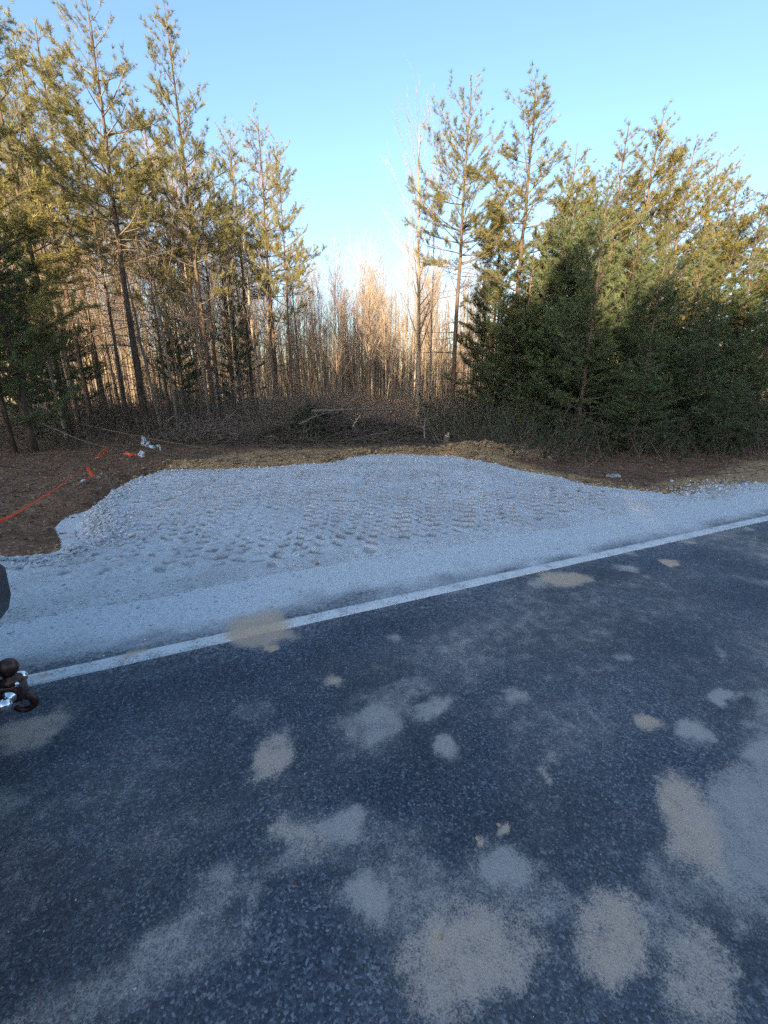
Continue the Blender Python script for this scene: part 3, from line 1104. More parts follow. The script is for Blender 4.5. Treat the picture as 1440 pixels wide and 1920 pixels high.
def make_bare(seed, H, r0, start=0.35, nb=20, spread=0.32, mats=('grey_bark', 'twig'), fork=0, tw=0.0028, sub=5, lean=(0, 0)):
    """leafless tree: (trunk, crown of upswept limbs and twigs)"""
    r = np.random.default_rng(seed)
    trunk, cr = MB(), MB()
    nz = 14
    hs = np.linspace(-0.15, H, nz)
    f_ = hs.clip(0) / H
    wx = np.cumsum(r.normal(0, 0.035, nz)) * f_ + lean[0] * f_ * H
    wy = np.cumsum(r.normal(0, 0.035, nz)) * f_ + lean[1] * f_ * H
    trunk.tube(np.stack([wx, wy, hs], -1), r0 * np.clip(1 - f_, 0, 1) ** 0.9 * (1 + 0.3 * np.exp(-hs.clip(0) / 0.2)) + 0.004, 7)
    A, B, Ra = [], [], []
    for i in range(nb):
        f = start + (0.97 - start) * (i + r.random()) / nb
        hh = f * H
        base = np.array([np.interp(hh, hs, wx), np.interp(hh, hs, wy), hh])
        az = r.uniform(0, 6.28)
        out = spread * r.uniform(0.6, 1.5)
        d = norm(np.array([math.cos(az) * out, math.sin(az) * out, 0.62 + 0.3 * f]))
        L = H * (0.10 + 0.26 * (1 - f) ** 0.7) * r.uniform(0.55, 1.2)
        p = curve(base, d, L, [0, 0, 0.35], r, 5, 0.06)
        br = 0.004 + 0.30 * r0 * (1 - f) ** 0.9
        cr.tube(p, np.linspace(br, 0.0025, len(p)), 4, cap=False)
        for k in range(sub):
            t = r.uniform(0.2, 1.0)
            x = t * (len(p) - 1); j = min(int(x), len(p) - 2)
            a = p[j] + (p[j + 1] - p[j]) * (x - j)
            dd = norm(p[j + 1] - p[j])
            d2 = norm(dd + norm(r.normal(size=3)) * 0.55 + np.array([0, 0, 0.2]))
            l2 = L * (0.5 - 0.25 * t) * r.uniform(0.6, 1.3) + 0.12
            mid = a + d2 * l2 * 0.5 + r.normal(size=3) * 0.02 * l2
            e = mid + norm(d2 + np.array([0, 0, 0.25])) * l2 * 0.5
            A += [a, mid]; B += [mid, e]; Ra += [tw * 1.7, tw * 1.2]
            for u in range(3):
                a3 = a + (mid - a) * r.random() if r.random() < 0.4 else mid + (e - mid) * r.random()
                d3 = norm(d2 + norm(r.normal(size=3)) * 0.6 + np.array([0, 0, 0.15]))
                A.append(a3); B.append(a3 + d3 * l2 * r.uniform(0.25, 0.55)); Ra.append(tw)
    cr.sticks(np.array(A), np.array(B), np.array(Ra), tw * 0.45)
    return (trunk.data('trunk', M[mats[0]], True), cr.data('crown', M[mats[1]]))


PARTS3 = ('trunk', 'branches', 'crown')


def plant(name, meshes, x, y, label, cat, group=None, scale=1.0, rz=0.0, zs=None, z=None):
    t = thing(name, label, cat, (x, y, float(ground_z(np.array([x]), np.array([y]))[0]) if z is None else z), rz, group)
    t.scale = (scale, scale, scale if zs is None else zs)
    for nm, me in zip(PARTS3 if len(meshes) == 3 else ('trunk', 'crown'), meshes):
        link(nm, me, t, 'stuff' if nm == 'branches' else None)
    return t


# prototypes: height 10 each, planted at scale height / 10
PINE_TALL = [make_pine(100 + i, 10.0, 0.36 + 0.05 * i, 1.95, 0.072, 0.88, 44, 0.66, q=15, L=0.115, W=0.0048, gap=0.17) for i in range(4)]      # bare lower trunk
PINE_AIRY = [make_pine(120 + i, 10.0, 0.42 + 0.06 * i, 1.7, 0.060, 0.72, 50, 0.62, q=14, L=0.115, W=0.0046, gap=0.19) for i in range(3)]  # thin open crown
PINE_MID = [make_pine(130 + i, 10.0, 0.20 + 0.05 * i, 2.1, 0.080, 0.80, 30, 0.66, q=12, L=0.13, W=0.007) for i in range(2)]     # dark, limbs low down
PINE_FULL = [make_pine(140 + i, 10.0, 0.05, 2.6, 0.085, 0.92, 0, 0.82, mat='needle_young', q=12, L=0.13, W=0.0085, gap=0.18, layer=True) for i in range(4)]  # limbs to the ground
BARE = [make_bare(200 + i, 10.0, 0.034 + 0.014 * (i % 4), 0.18 + 0.06 * (i % 4), 30, 0.40 + 0.08 * (i % 3), sub=6, tw=0.0034, lean=(0.03 * (i % 3 - 1), 0)) for i in range(7)]
BARE_THIN = [make_bare(220 + i, 10.0, 0.036, 0.15, 20, 0.42, sub=5, tw=0.0042, lean=(0.05 * (i - 2), 0.02)) for i in range(5)]

PINES_L = 'pines of the left-hand wood'
PINES_R = 'pines along the right-hand verge'


def tree_at(pxm, pym, D, top_py):
    p = at(pxm, pym, D)
    H = at(pxm, top_py, D)[2]
    return p[0], p[1], H


def pine(meshes, pxm, pym, D, top, label, group, rz=None, name='pine_tree', wide=1.0):
    x, y, H = tree_at(pxm, pym, D, top)
    s = H / 10.0
    return plant(name, meshes, x, y, label, 'pine tree', group, s * wide, random.uniform(0, 6.28) if rz is None else rz, zs=s)


# left wood
pine(PINE_MID[0], 32, 710, 10.6, -120, 'dark shaded pine at the left edge of the picture, nearest of the left wood', PINES_L, wide=1.1)
pine(PINE_TALL[1], 95, 640, 14.0, -40, 'thick dark pine trunk second from the left edge, behind the nearest pine', PINES_L)
pine(PINE_AIRY[0], 118, 640, 15.5, 150, 'thin pine close behind the thick trunk near the left edge', PINES_L)
pine(PINE_TALL[2], 143, 640, 17.0, 60, 'straight pine standing midway between the left edge and the tall sunlit pine', PINES_L)
pine(PINE_AIRY[1], 213, 630, 15.2, 190, 'slim reddish pine just left of the tall golden pine', PINES_L)
pine(PINE_TALL[3], 247, 630, 13.8, -25, 'tall golden-topped pine with a straight brown trunk beside the hanging white scraps', PINES_L, wide=1.1)
pine(PINE_AIRY[2], 266, 720, 17.5, 230, 'dark pine trunk close behind the tall golden-topped pine', PINES_L)
pine(PINE_AIRY[0], 296, 620, 17.2, 250, 'dark pine right of the tall golden-topped pine, behind the leaning grey stem', PINES_L)
pine(PINE_FULL[0], 335, 660, 18.5, 430, 'short bushy dark pine between the two tall sunlit pines of the left wood', PINES_L, wide=0.75)
pine(PINE_TALL[0], 384, 620, 15.6, 12, 'tall spire-topped sunlit pine with a pinkish trunk rising highest into the sky', PINES_L, wide=0.95)
pine(PINE_AIRY[1], 404, 680, 19.5, 260, 'reddish pine just behind the tall spire-topped pine', PINES_L)
pine(PINE_AIRY[2], 432, 690, 21.0, 300, 'thin straight pine right of the spire-topped pine', PINES_L)
pine(PINE_TALL[1], 540, 600, 17.0, 268, 'slender sunlit pine standing at the right end of the left wood, beside the open sky', PINES_L, wide=0.8)
pine(PINE_AIRY[0], 510, 600, 19.5, 222, 'sunlit pine close left of the slender end pine', PINES_L, wide=1.2)
pine(PINE_TALL[2], 462, 600, 23.0, 250, 'far golden pine crown filling the gap left of the two end pines', PINES_L)
for (px, D, top, k, lab) in [(-25, 10.4, 60, 0, 'dark bushy pine cut by the left edge of the picture'), (28, 12.8, 260, 2, 'dark bushy pine behind the nearest left pine'), (105, 17.5, 380, 1, 'short dark pine behind the thick trunk at the left'), (440, 22.0, 480, 3, 'short bushy pine behind the thin straight pine')]:
    pine(PINE_FULL[k], px, 640, D, top, lab, PINES_L, wide=0.9)
# sunlit pines further back on the left
for (px, D, top, lab) in [(150, 21, 45, 'golden pine far back behind the straight pine'), 
                          (300, 25, 215, 'golden pine far back between the two tallest left pines'), (10, 22, 60, 'pale sunlit pine deep in the wood at the left edge')]:
    pine(random.choice(PINE_TALL), px, 520, D, top, lab, PINES_L, wide=1.2)

# right side
pine(PINE_TALL[3], 858, 540, 17.0, 138, 'tall slim pine nearest the leafless poplar, leftmost of the right-hand pines', PINES_R, wide=1.1)
pine(PINE_TALL[0], 984, 420, 17.0, 150, 'second tall pine with a pale sunlit top right of the slim pine', PINES_R, wide=1.4)
pine(PINE_MID[1], 932, 540, 18.5, 330, 'thin dark pine between the two tall right-hand pines', PINES_R)
pine(PINE_MID[0], 1066, 420, 16.6, 268, 'airy sunlit pine between the second tall pine and the dense stand', PINES_R, wide=1.2)
pine(PINE_FULL[1], 1036, 640, 15.0, 330, 'dark bushy pine right of the second tall pine', PINES_R, wide=0.9)
pine(PINE_FULL[0], 1110, 600, 12.6, 318, 'broad dark green pine at the head of the dense right-hand stand', PINES_R, wide=1.05)
pine(PINE_FULL[2], 1225, 600, 12.2, 420, 'dark bushy pine in the middle of the dense stand, limbs to the ground', PINES_R, wide=1.15)
pine(PINE_FULL[3], 1325, 640, 12.0, 520, 'bright green low pine at the verge with sweeping lower limbs', PINES_R, wide=1.3)
pine(PINE_FULL[1], 1440, 640, 12.6, 500, 'dark green pine cut by the right edge of the picture', PINES_R, wide=1.25)
pine(PINE_FULL[0], 1560, 640, 13.5, 430, 'dark pine just outside the right edge', PINES_R, wide=1.2)
for (px, D, top, k, lab) in [(930, 17.6, 450, 2, 'bushy green pine between the slim pine and the second tall pine'), (982, 15.8, 430, 0, 'bushy dark pine in front of the second tall pine'), (1052, 14.6, 350, 2, 'dark pine joining the second tall pine to the dense stand'), (1170, 14.5, 400, 2, 'dark pine filling the gap behind the broad dark pine'), (1290, 14.2, 430, 3, 'dark pine filling the middle of the stand behind the bright low pine'), (1385, 14.4, 470, 2, 'dark pine between the bright low pine and the right edge'),
                            (1065, 15.5, 385, 0, 'bushy pine behind the head of the dense stand'), (1150, 19.0, 330, 0, 'far bushy pine between the two spired tops of the dense stand'), (1300, 20.0, 350, 2, 'far bushy pine behind the thin spired pine'), (1400, 20.0, 400, 0, 'far bushy pine behind the golden right edge pine'), (1010, 18.5, 440, 2, 'bushy pine just behind the second tall pine'), (975, 19.5, 520, 1, 'short dark pine at the foot of the second tall pine')]:
    pine(PINE_FULL[k], px, 640, D, top, lab, PINES_R, wide=1.2)
for (px, py, D, top, k, lab) in [(1195, 780, 10.6, 655, 1, 'young bright green pine sapling at the foot of the broad dark pine'), (1360, 800, 10.4, 690, 3, 'young green pine sapling near the right edge of the verge'), (1000, 780, 13.6, 700, 3, 'small dark pine sapling left of the dense stand')]:
    pine(PINE_FULL[k], px, py, D, top, lab, PINES_R, wide=2.2)
for i, (px, D, top, lab) in enumerate([(1150, 16.0, 225, 'sunlit pine top behind the broad dark pine'), (1205, 17.5, 212, 'tallest sunlit top of the dense right-hand stand'), (1268, 16.5, 255, 'sunlit pine behind the middle of the dense stand'),
                          (1325, 18.5, 290, 'thin spired sunlit pine behind the bright low pine'), (1372, 16.5, 310, 'golden pine right of the thin spired pine'), (1425, 15.5, 345, 'golden pine crown at the right edge of the picture'),
                          (1500, 16.5, 330, 'golden pine outside the right edge'), (1090, 19.0, 300, 'far pine behind the head of the dense stand'), (1250, 21.0, 270, 'far pale pine deep in the dense stand')]):
    pine((PINE_TALL, PINE_MID, PINE_TALL)[i % 3][i % 2], px, 420, D, top, lab, PINES_R, wide=1.25)

# the leafless poplar and other single bare trees
x, y, H = tree_at(788, 560, 17.0, 225)
pop = make_bare(300, H, 0.088, 0.26, 34, 0.50, ('grey_bark', 'grey_bark'), sub=6, tw=0.0026)
plant('poplar_tree', pop, x, y, 'tall leafless poplar with a pale straight trunk against the open sky', 'bare tree')
for (pxm, pym, D, top, lean, lab) in [(278, 640, 14.2, 300, (-0.07, 0.0), 'thin grey leafless stem leaning left beside the golden-topped pine'), (312, 640, 15.0, 280, (-0.03, 0), 'thin pale leafless stem right of the leaning grey stem'),
                                    (478, 640, 18.0, 270, (-0.02, 0), 'leafless tree with clustered stems left of the end pines'), (500, 640, 18.8, 330, (0.03, 0), 'leafless stem leaning right beside the end pines'),
                                    (100, 700, 12.5, 430, (-0.05, 0), 'thin leafless stem in front of the thick dark trunk'), (20, 640, 13.5, 380, (0.02, 0), 'thin leafless stem at the left edge behind the nearest pine'),
                                    (806, 640, 19.0, 330, (0.02, 0), 'thin leafless tree close behind the poplar'), (905, 640, 19.5, 470, (0.03, 0), 'leafless tree between the slim right pine and the thin dark pine')]:
    x, y, H = tree_at(pxm, pym, D, top)
    me = make_bare(int(pxm) * 7 + 1, H, 0.045, 0.25, 18, 0.28, ('grey_bark', 'twig'), sub=5, tw=0.0032, lean=lean)
    plant('bare_tree', me, x, y, lab, 'bare tree')

# leafless saplings of the wood behind: centre, left, right
zones = [(430, 860, 24, 52, 125, 'slender leafless sapling in the sunlit wood beyond the brush pile', 'leafless saplings beyond the brush pile', 9.0, 11.5),
         (-80, 440, 16, 42, 140, 'leafless sapling deep in the wood behind the left-hand pines', 'leafless saplings behind the left-hand pines', 8.0, 11.5),
         (860, 1240, 21, 45, 55, 'leafless sapling in the wood behind the right-hand pines', 'leafless saplings behind the right-hand pines', 7.5, 10.5)]
for x0, x1, d0, d1, cnt, _l, grp, h0, h1 in zones:
    for i in range(cnt):
        D = d0 + (d1 - d0) * random.random() ** 0.9
        px = random.uniform(x0, x1)
        top = random.uniform(300, 470) if px < 545 else random.uniform(445, 575) if px < 770 else random.uniform(430, 600)
        x, y, H = tree_at(px, 700, D, top)
        H = min(H, random.uniform(10.5, 12.0))
        thin = random.random() < 0.45
        me = random.choice(BARE_THIN if thin else BARE)
        beside = [b for lim, b in ((60, 'at the left edge'), (190, 'left of the golden-topped pine'), (330, 'between the tallest left pines'), (480, 'left of the end pines'), (560, 'behind the end pines'),
                                   (660, 'above the left of the brush pile'), (740, 'above the level log'), (800, 'beside the poplar'), (870, 'just right of the poplar'), (960, 'behind the thin dark right pine'), (2000, 'behind the dense right stand')) if px < lim][0]
        lab = ('whip-thin' if thin else 'branching') + ' leafless sapling ' + ('deep in' if D > 33 else 'front of') + ' the far wood, ' + beside
        grp = 'leafless saplings ' + beside
        plant('bare_tree', me, x, y, lab, 'bare tree', grp, H / 10 * random.uniform(0.9, 1.25), random.uniform(0, 6.28), zs=H / 10)

# far wood closing the view: one mass
r2 = np.random.default_rng(77)
mb = MB()
m = 3200
ang = r2.uniform(-0.95, 0.95, m); D = 48 + 75 * r2.random(m) ** 1.3
X_ = np.tan(ang) * D; Y_ = D
Hh = r2.uniform(4.5, 11.5, m)
A = np.stack([X_, Y_, np.zeros(m)], -1); B = A + np.stack([r2.normal(0, 0.5, m), r2.normal(0, 0.5, m), Hh], -1)
mb.sticks(A, B, r2.uniform(0.05, 0.12, m), 0.02, 4)
kk = 10
f = r2.uniform(0.08, 0.98, (m, kk, 1))
a = A[:, None] * (1 - f) + B[:, None] * f
az = r2.uniform(0, 6.28, (m, kk)); L = (0.5 + 3.0 * (1 - f[..., 0])) * r2.uniform(0.5, 1.1, (m, kk))
b = a + np.stack([np.cos(az) * L * 0.4, np.sin(az) * L * 0.4, L * 0.9], -1)
mb.sticks(a.reshape(-1, 3), b.reshape(-1, 3), 0.018, 0.006)
f2 = r2.random((m, kk, 2, 1))
a2 = (a[:, :, None] * (1 - f2) + b[:, :, None] * f2); d2 = r2.normal(size=a2.shape) * 0.45 + np.array([0, 0, 0.7])
mb.sticks(a2.reshape(-1, 3), (a2 + d2 * 0.9).reshape(-1, 3), 0.010, 0.004)
o = mb.build('far_wood', M['grey_bark'], kind='stuff')
tag(o, 'far leafless wood closing the view behind the saplings', 'wood')

# the pine wood on the near side of the road, behind the camera, whose shade covers the gravel
mb = MB()
r3 = np.random.default_rng(31)
wS, wN, wH = [], [], []
for row, n0 in enumerate([-20, -22.2, -24.5, -27]):
    for s in np.arange(-80, 40, 2.0):
        h0 = float(np.interp(s, [-80, -24, -8, 40], [12.9, 12.9, 10.9, 10.9])) + 0.25 * row
        wS.append(s + r3.normal(0, 0.3)); wN.append(n0 + r3.normal(0, 0.5)); wH.append(h0 * r3.uniform(0.88, 1.06))
for s, n, h in zip(wS, wN, wH):
    x, y = to_xy(s, n)
    mb.sticks(np.array([[x, y, -0.1]]), np.array([[x, y, h]]), 0.12, 0.02, 5)
    mm = 620
    ff = r3.random(mm) ** 0.8
    rad = 2.1 * (1 - ff) ** 0.7 * np.sqrt(r3.random(mm)) + 0.05
    az = r3.uniform(0, 6.28, mm)
    P = np.stack([x + rad * np.cos(az), y + rad * np.sin(az), 0.3 + ff * (h - 0.3)], -1)
    mb.needles(P, norm(np.stack([np.cos(az), np.sin(az), 0.6 + 0 * az], -1)), 4, 0.36, 0.09, 1.2, r3)
o = mb.build('pine_woods', M['needle'], attr_name='tuft', kind='stuff')
tag(o, 'pine wood on the near side of the road behind the viewer', 'wood')

# ------------------------------------------------------------------ undergrowth and brush
def thicket(name, xs, ys, cnt, hmax, mat, leafmat, seed, label, leafy=0.6, keep=None):
    r = np.random.default_rng(seed)
    X = r.uniform(*xs, cnt); Y = r.uniform(*ys, cnt)
    S, N = to_sn(X, Y)
    k = sdf(S, N) < -0.9
    if keep is not None:
        k &= keep(X, Y)
    X, Y = X[k], Y[k]
    Z = ground_z(X, Y)
    n = len(X)
    wood, leaf = MB(), MB()
    A = np.stack([X, Y, Z - 0.03], -1)
    H = hmax * r.uniform(0.3, 1.0, n) * (0.6 + 0.6 * vnoise(X, Y, 0.5, seed))
    d = norm(np.stack([r.normal(0, 0.4, n), r.normal(0, 0.4, n), np.ones(n)], -1))
    B = A + d * H[:, None]
    wood.sticks(A, B, r.uniform(0.004, 0.011, n), 0.002)
    f = r.uniform(0.15, 1.0, (n, 6, 1))
    a = A[:, None] * (1 - f) + B[:, None] * f
    dd = norm(d[:, None] * 0.8 + norm(r.normal(size=(n, 6, 3))) * 0.9)
    e = a + dd * (H[:, None, None] * r.uniform(0.12, 0.40, (n, 6, 1)))
    wood.sticks(a.reshape(-1, 3), e.reshape(-1, 3), 0.003, 0.0015)
    o1 = wood.build(name, M[mat], kind='stuff')
    tag(o1, label, 'undergrowth')
    pts = e.reshape(-1, 3)
    pts = pts[r.random(len(pts)) < leafy]
    if len(pts):
        leaf.needles(pts, norm(r.normal(size=(len(pts), 3)) + np.array([0, 0, 0.4])), 9, 0.10, 0.012, 1.4, r)
        l = leaf.build('leaves', M[leafmat], o1, attr_name='tuft', kind='stuff')
    return o1


thicket('undergrowth', (-13, -1.8), (10.8, 22), 1500, 1.15, 'dead_wood', 'cedar', 401, 'tangle of dark low brush under the left-hand pines', 0.14, keep=lambda X, Y: ~((np.abs(X + 4) < 1.6) & (Y < 13)))
thicket('undergrowth', (1.4, 15), (9.0, 20), 2100, 1.35, 'dead_wood', 'cedar', 402, 'dense dark brush at the foot of the right-hand pines', 0.6)
thicket('undergrowth', (-5, 6), (15.5, 30), 1500, 2.0, 'twig', 'cedar', 403, 'thicket of reddish leafless stems behind the brush pile', 0.02)

thicket('undergrowth', (-17, -1.5), (13.5, 27), 1900, 2.3, 'dead_wood', 'cedar', 404, 'tangle of leafless brush between the trunks of the left wood', 0.06)

# brush pile of cut boughs
c0 = at(640, 790, 13.4)
pile = thing('brush_pile', 'low dark pile of cut branches and pine boughs at the edge of the wood', 'brush pile', (c0[0], c0[1], 0))
r4 = np.random.default_rng(91)
wood, leaf = MB(), MB()


def pile_h(x, y):
    return 0.80 * np.exp(-((x + 1.0) / 0.9) ** 2 - (y / 1.0) ** 2) + 0.42 * np.exp(-((x - 1.2) / 1.6) ** 2 - (y / 0.9) ** 2) + 0.28 * np.exp(-((x + 1.2) / 2.0) ** 2 - ((y + 1.3) / 0.7) ** 2)


n = 3600
X_ = r4.normal(0.2, 2.1, n).clip(-4.2, 4.6); Y_ = r4.normal(-0.1, 1.0, n).clip(-2.4, 2.0)
Z_ = pile_h(X_, Y_) * (r4.random(n) ** 0.6) * r4.choice([0.8, 1.0, 1.5], n) + 0.03
A = np.stack([X_, Y_, Z_], -1)
d = norm(r4.normal(size=(n, 3)) * np.array([1.0, 0.7, 0.42]))
L = r4.uniform(0.25, 1.3, n)
wood.sticks(A - d * L[:, None] / 2, A + d * L[:, None] / 2, r4.uniform(0.004, 0.016, n), 0.002, 4)
pb = wood.build('cut_branches', M['dead_wood'], pile, kind='stuff')
n = 2600
X_ = np.concatenate([r4.normal(-1.05, 0.55, 1500), r4.normal(0.9, 1.9, 1100)]); Y_ = r4.normal(0.1, 0.7, n)
Z_ = pile_h(X_, Y_) * r4.uniform(0.5, 1.1, n)
leaf.needles(np.stack([X_, Y_, Z_], -1), norm(r4.normal(size=(n, 3)) * np.array([1, 1, 0.4])), 12, 0.13, 0.009, 1.2, r4)
leaf.build('pine_boughs', M['cedar'], pile, attr_name='tuft', kind='stuff')


def branch(name, pts, ra, rb, mat, label, cat, sides=7, sub=0, seed=1, group=None):
    r = np.random.default_rng(seed)
    pts = np.array(pts, float)
    # resample with small kinks
    t = np.linspace(0, len(pts) - 1, len(pts) * 4)
    P = np.stack([np.interp(t, np.arange(len(pts)), pts[:, k]) for k in range(3)], -1)
    P[1:-1] += r.normal(size=(len(P) - 2, 3)) * ra * 0.35
    org = P[0].copy()
    mb = MB()
    mb.tube(P - org, np.linspace(ra, rb, len(P)), sides)
    if sub:
        i = r.integers(1, len(P) - 1, sub)
        a = P[i] - org
        d = norm(norm(P[i] - P[i - 1]) + norm(r.normal(size=(sub, 3))) * 0.9)
        mb.sticks(a, a + d * r.uniform(0.12, 0.5, (sub, 1)), rb * 0.9, 0.0015)
    o = mb.build(name, M[mat], None, True)
    o.location = org
    return tag(o, label, cat, group)


branch('fallen_log', [at(585, 771, 12.6), at(640, 768, 12.5), at(690, 769, 12.5), at(738, 768, 12.6)], 0.045, 0.025, 'dead_wood', 'pale grey log lying level across the top of the brush pile', 'log', sub=5, seed=3)
branch('fallen_branch', [at(628, 778, 12.9), at(652, 757, 12.8), at(672, 742, 12.7)], 0.032, 0.02, 'dead_wood', 'broken branch slanting up to the right over the level log', 'branch', seed=4)
branch('fallen_branch', [at(672, 743, 12.7), at(690, 756, 12.9), at(706, 768, 13.0)], 0.02, 0.010, 'dead_wood', 'thinner branch slanting down right from the tip of the broken branch', 'branch', seed=5)
branch('fallen_branch', [at(796, 822, 11.6), at(795, 800, 11.7), at(798, 782, 11.8)], 0.018, 0.010, 'pale_bark', 'pale broken stick standing upright at the right end of the brush pile', 'branch', seed=6, sub=3)
branch('fallen_branch', [at(740, 748, 14.5), at(775, 728, 14.6), at(812, 700, 14.8)], 0.022, 0.010, 'dead_wood', 'dead branch leaning up right in front of the poplar', 'branch', seed=7, sub=5)
branch('fallen_branch', [at(662, 800, 12.2), at(668, 788, 12.3), at(676, 778, 12.4)], 0.02, 0.008, 'cut_wood', 'short split stick with pale wood sticking out of the pile', 'branch', seed=8, sub=4)
branch('fallen_branch', [at(560, 795, 12.0), at(590, 782, 12.2), at(622, 772, 12.5)], 0.022, 0.010, 'dead_wood', 'dark branch lying against the left slope of the brush pile', 'branch', seed=9, sub=6)
branch('fallen_branch', [at(695, 815, 11.0), at(720, 812, 11.1), at(748, 800, 11.4)], 0.02, 0.006, 'dead_wood', 'forked dead branch lying on the soil in front of the pile', 'branch', seed=10, sub=8)
branch('fallen_branch', [at(40, 775, 11.0), at(95, 802, 10.2), at(150, 824, 9.4), at(197, 839, 8.8), at(268, 852, 8.4)], 0.016, 0.007, 'dead_wood', 'long bent branch drooping to the ground where the orange tape is tied', 'branch', seed=12, sub=16)
branch('fallen_branch', [at(150, 795, 12.0), at(230, 812, 11.0), at(300, 826, 10.4), at(395, 842, 9.7)], 0.011, 0.006, 'dead_wood', 'long thin branch drooping to the right past the hanging white scraps', 'branch', seed=13, sub=8)
branch('fallen_branch', [at(318, 878, 8.6), at(335, 882, 8.45), at(352, 887, 8.3)], 0.012, 0.005, 'dead_wood', 'short dark stick lying at the left corner of the gravel rim', 'branch', seed=14, sub=2)
branch('fallen_branch', [at(1080, 884, 8.7), at(1092, 879, 8.8), at(1105, 873, 8.85)], 0.010, 0.004, 'cut_wood', 'thin reddish twig poking up from the stony verge on the right', 'branch', seed=15, sub=2)

# stump with a fresh cut face
sp = at(836, 822, 11.4)
st = thing('tree_stump', 'small stump with a pale fresh cut beside the soil mound', 'stump', (sp[0], sp[1], float(ground_z(sp[:1], sp[1:2])[0])))
mb = MB(); mb.tube([[0, 0, -0.1], [0.01, 0, 0.05], [0.02, -0.01, 0.2], [0.03, -0.02, 0.30]], [0.12, 0.10, 0.085, 0.08], 10, cap=True)
mb.build('stem', M['dead_wood'], st, True)
mb = MB(); mb.tube([[0.03, -0.02, 0.300], [0.035, -0.025, 0.315]], [0.079, 0.07], 10)
mb.box((0.06, 0.0, 0.35), (0.03, 0.05, 0.11), 0.4)
mb.build('cut_face', M['cut_wood'], st)

# root and brush heap at the left, behind the hanging scraps
rp = at(385, 800, 12.3)
heap = thing('brush_heap', 'small heap of tangled roots and twigs under the spire-topped pine', 'brush heap', (rp[0], rp[1], 0.0))
mb = MB()
n = 520
A = r4.normal(size=(n, 3)) * np.array([0.75, 0.4, 0.22]) + np.array([0, 0, 0.25]); A[:, 2] = np.abs(A[:, 2])
d = norm(r4.normal(size=(n, 3)) * np.array([1, 0.7, 0.5])); L = r4.uniform(0.2, 0.8, n)[:, None]
mb.sticks(A - d * L / 2, A + d * L / 2, r4.uniform(0.004, 0.011, n), 0.002)
mb.build('twigs', M['dead_wood'], heap, kind='stuff')

# ------------------------------------------------------------------ orange tape and plastic scraps
def ribbon(mb, pts, w, up=(0, 0, 1), twist=0.0, th=0.0012, seg=8, ph0=0.0):
    pts = np.array(pts, float)
    t = np.linspace(0, len(pts) - 1, (len(pts) - 1) * seg + 1)
    P = np.stack([np.interp(t, np.arange(len(pts)), pts[:, k]) for k in range(3)], -1)
    for _ in range(2):
        P[1:-1] = (P[:-2] + 2 * P[1:-1] + P[2:]) / 4
    d = norm(np.gradient(P, axis=0))
    a = norm(np.cross(d, np.array(up, float)))
    b = np.cross(a, d)
    ph = ph0 + twist * np.linspace(0, 1, len(P))
    wv = np.cos(ph)[:, None] * b + np.sin(ph)[:, None] * a
    nv = np.cross(d, wv)
    w = np.broadcast_to(w, (len(P),))[:, None]
    ring = np.stack([P - wv * w / 2 - nv * th, P + wv * w / 2 - nv * th, P + wv * w / 2 + nv * th, P - wv * w / 2 + nv * th], 1)
    m = len(P)
    i = np.arange(m - 1)[:, None] * 4; j = np.arange(4)[None]; k = (j + 1) % 4
    mb.add(ring.reshape(-1, 3), np.concatenate([np.stack([i + j, i + k, i + 4 + k, i + 4 + j], -1).reshape(-1, 4), [[0, 1, 2, 3]], [[4 * m - 1, 4 * m - 2, 4 * m - 3, 4 * m - 4]]]))


stake_xy = to_xy(-2.5, 3.95)
tape_pts = [np.array([stake_xy[0], stake_xy[1], 0.80]), at(0, 980, 2.75), at(60, 945, 3.75), at(110, 913, 5.0), at(165, 871, 7.2), at(198, 839, 8.7)]
t = thing('orange_tape', 'orange warning tape strung from the left edge to a drooping branch', 'tape', tuple(tape_pts[-1]))
mb = MB(); ribbon(mb, np.array(tape_pts) - tape_pts[-1], 0.044, twist=0.3, seg=12, ph0=0.6)
mb.build('strip', M['tape'], t)
mb = MB()
a = at(163, 873, 7.15)
ribbon(mb, np.array([a, at(168, 884, 7.15), at(176, 893, 7.15)]) - tape_pts[-1], 0.06, up=(0, 1, 0.2), twist=0.4)
ribbon(mb, np.array([at(178, 893, 7.15), at(170, 896, 7.1), at(160, 897, 7.05)]) - tape_pts[-1], 0.035, up=(0, 0.3, 1), twist=0.6)
mb.build('tail', M['tape'], t)
mb = MB()
ribbon(mb, np.array([at(181, 858, 8.0), at(186, 857, 8.0), at(192, 857, 8.05)]) - tape_pts[-1], 0.05, up=(0, 1, 0.2), twist=0.7)
ribbon(mb, np.array([at(198, 839, 8.7), at(199, 845, 8.7), at(196, 852, 8.7)]) - tape_pts[-1], 0.045, up=(0, 1, 0.2), twist=0.7)
mb.build('tail', M['tape'], t)

p0 = at(240, 851, 8.4)
t = thing('orange_ribbon', 'short crumpled orange ribbon beside the white scrap on the branch tip', 'ribbon', tuple(p0))
mb = MB()
ribbon(mb, np.array([at(232, 850, 8.4), at(238, 850, 8.4), at(243, 853, 8.35), at(247, 856, 8.35), at(252, 851, 8.4)]) - p0, 0.055, up=(0, 1, 0.3), twist=2.5)
ribbon(mb, np.array([at(244, 857, 8.3), at(249, 853, 8.4), at(256, 852, 8.4)]) - p0, 0.03, up=(0, 1, 0.3), twist=1.2)
mb.build('strip', M['tape'], t)


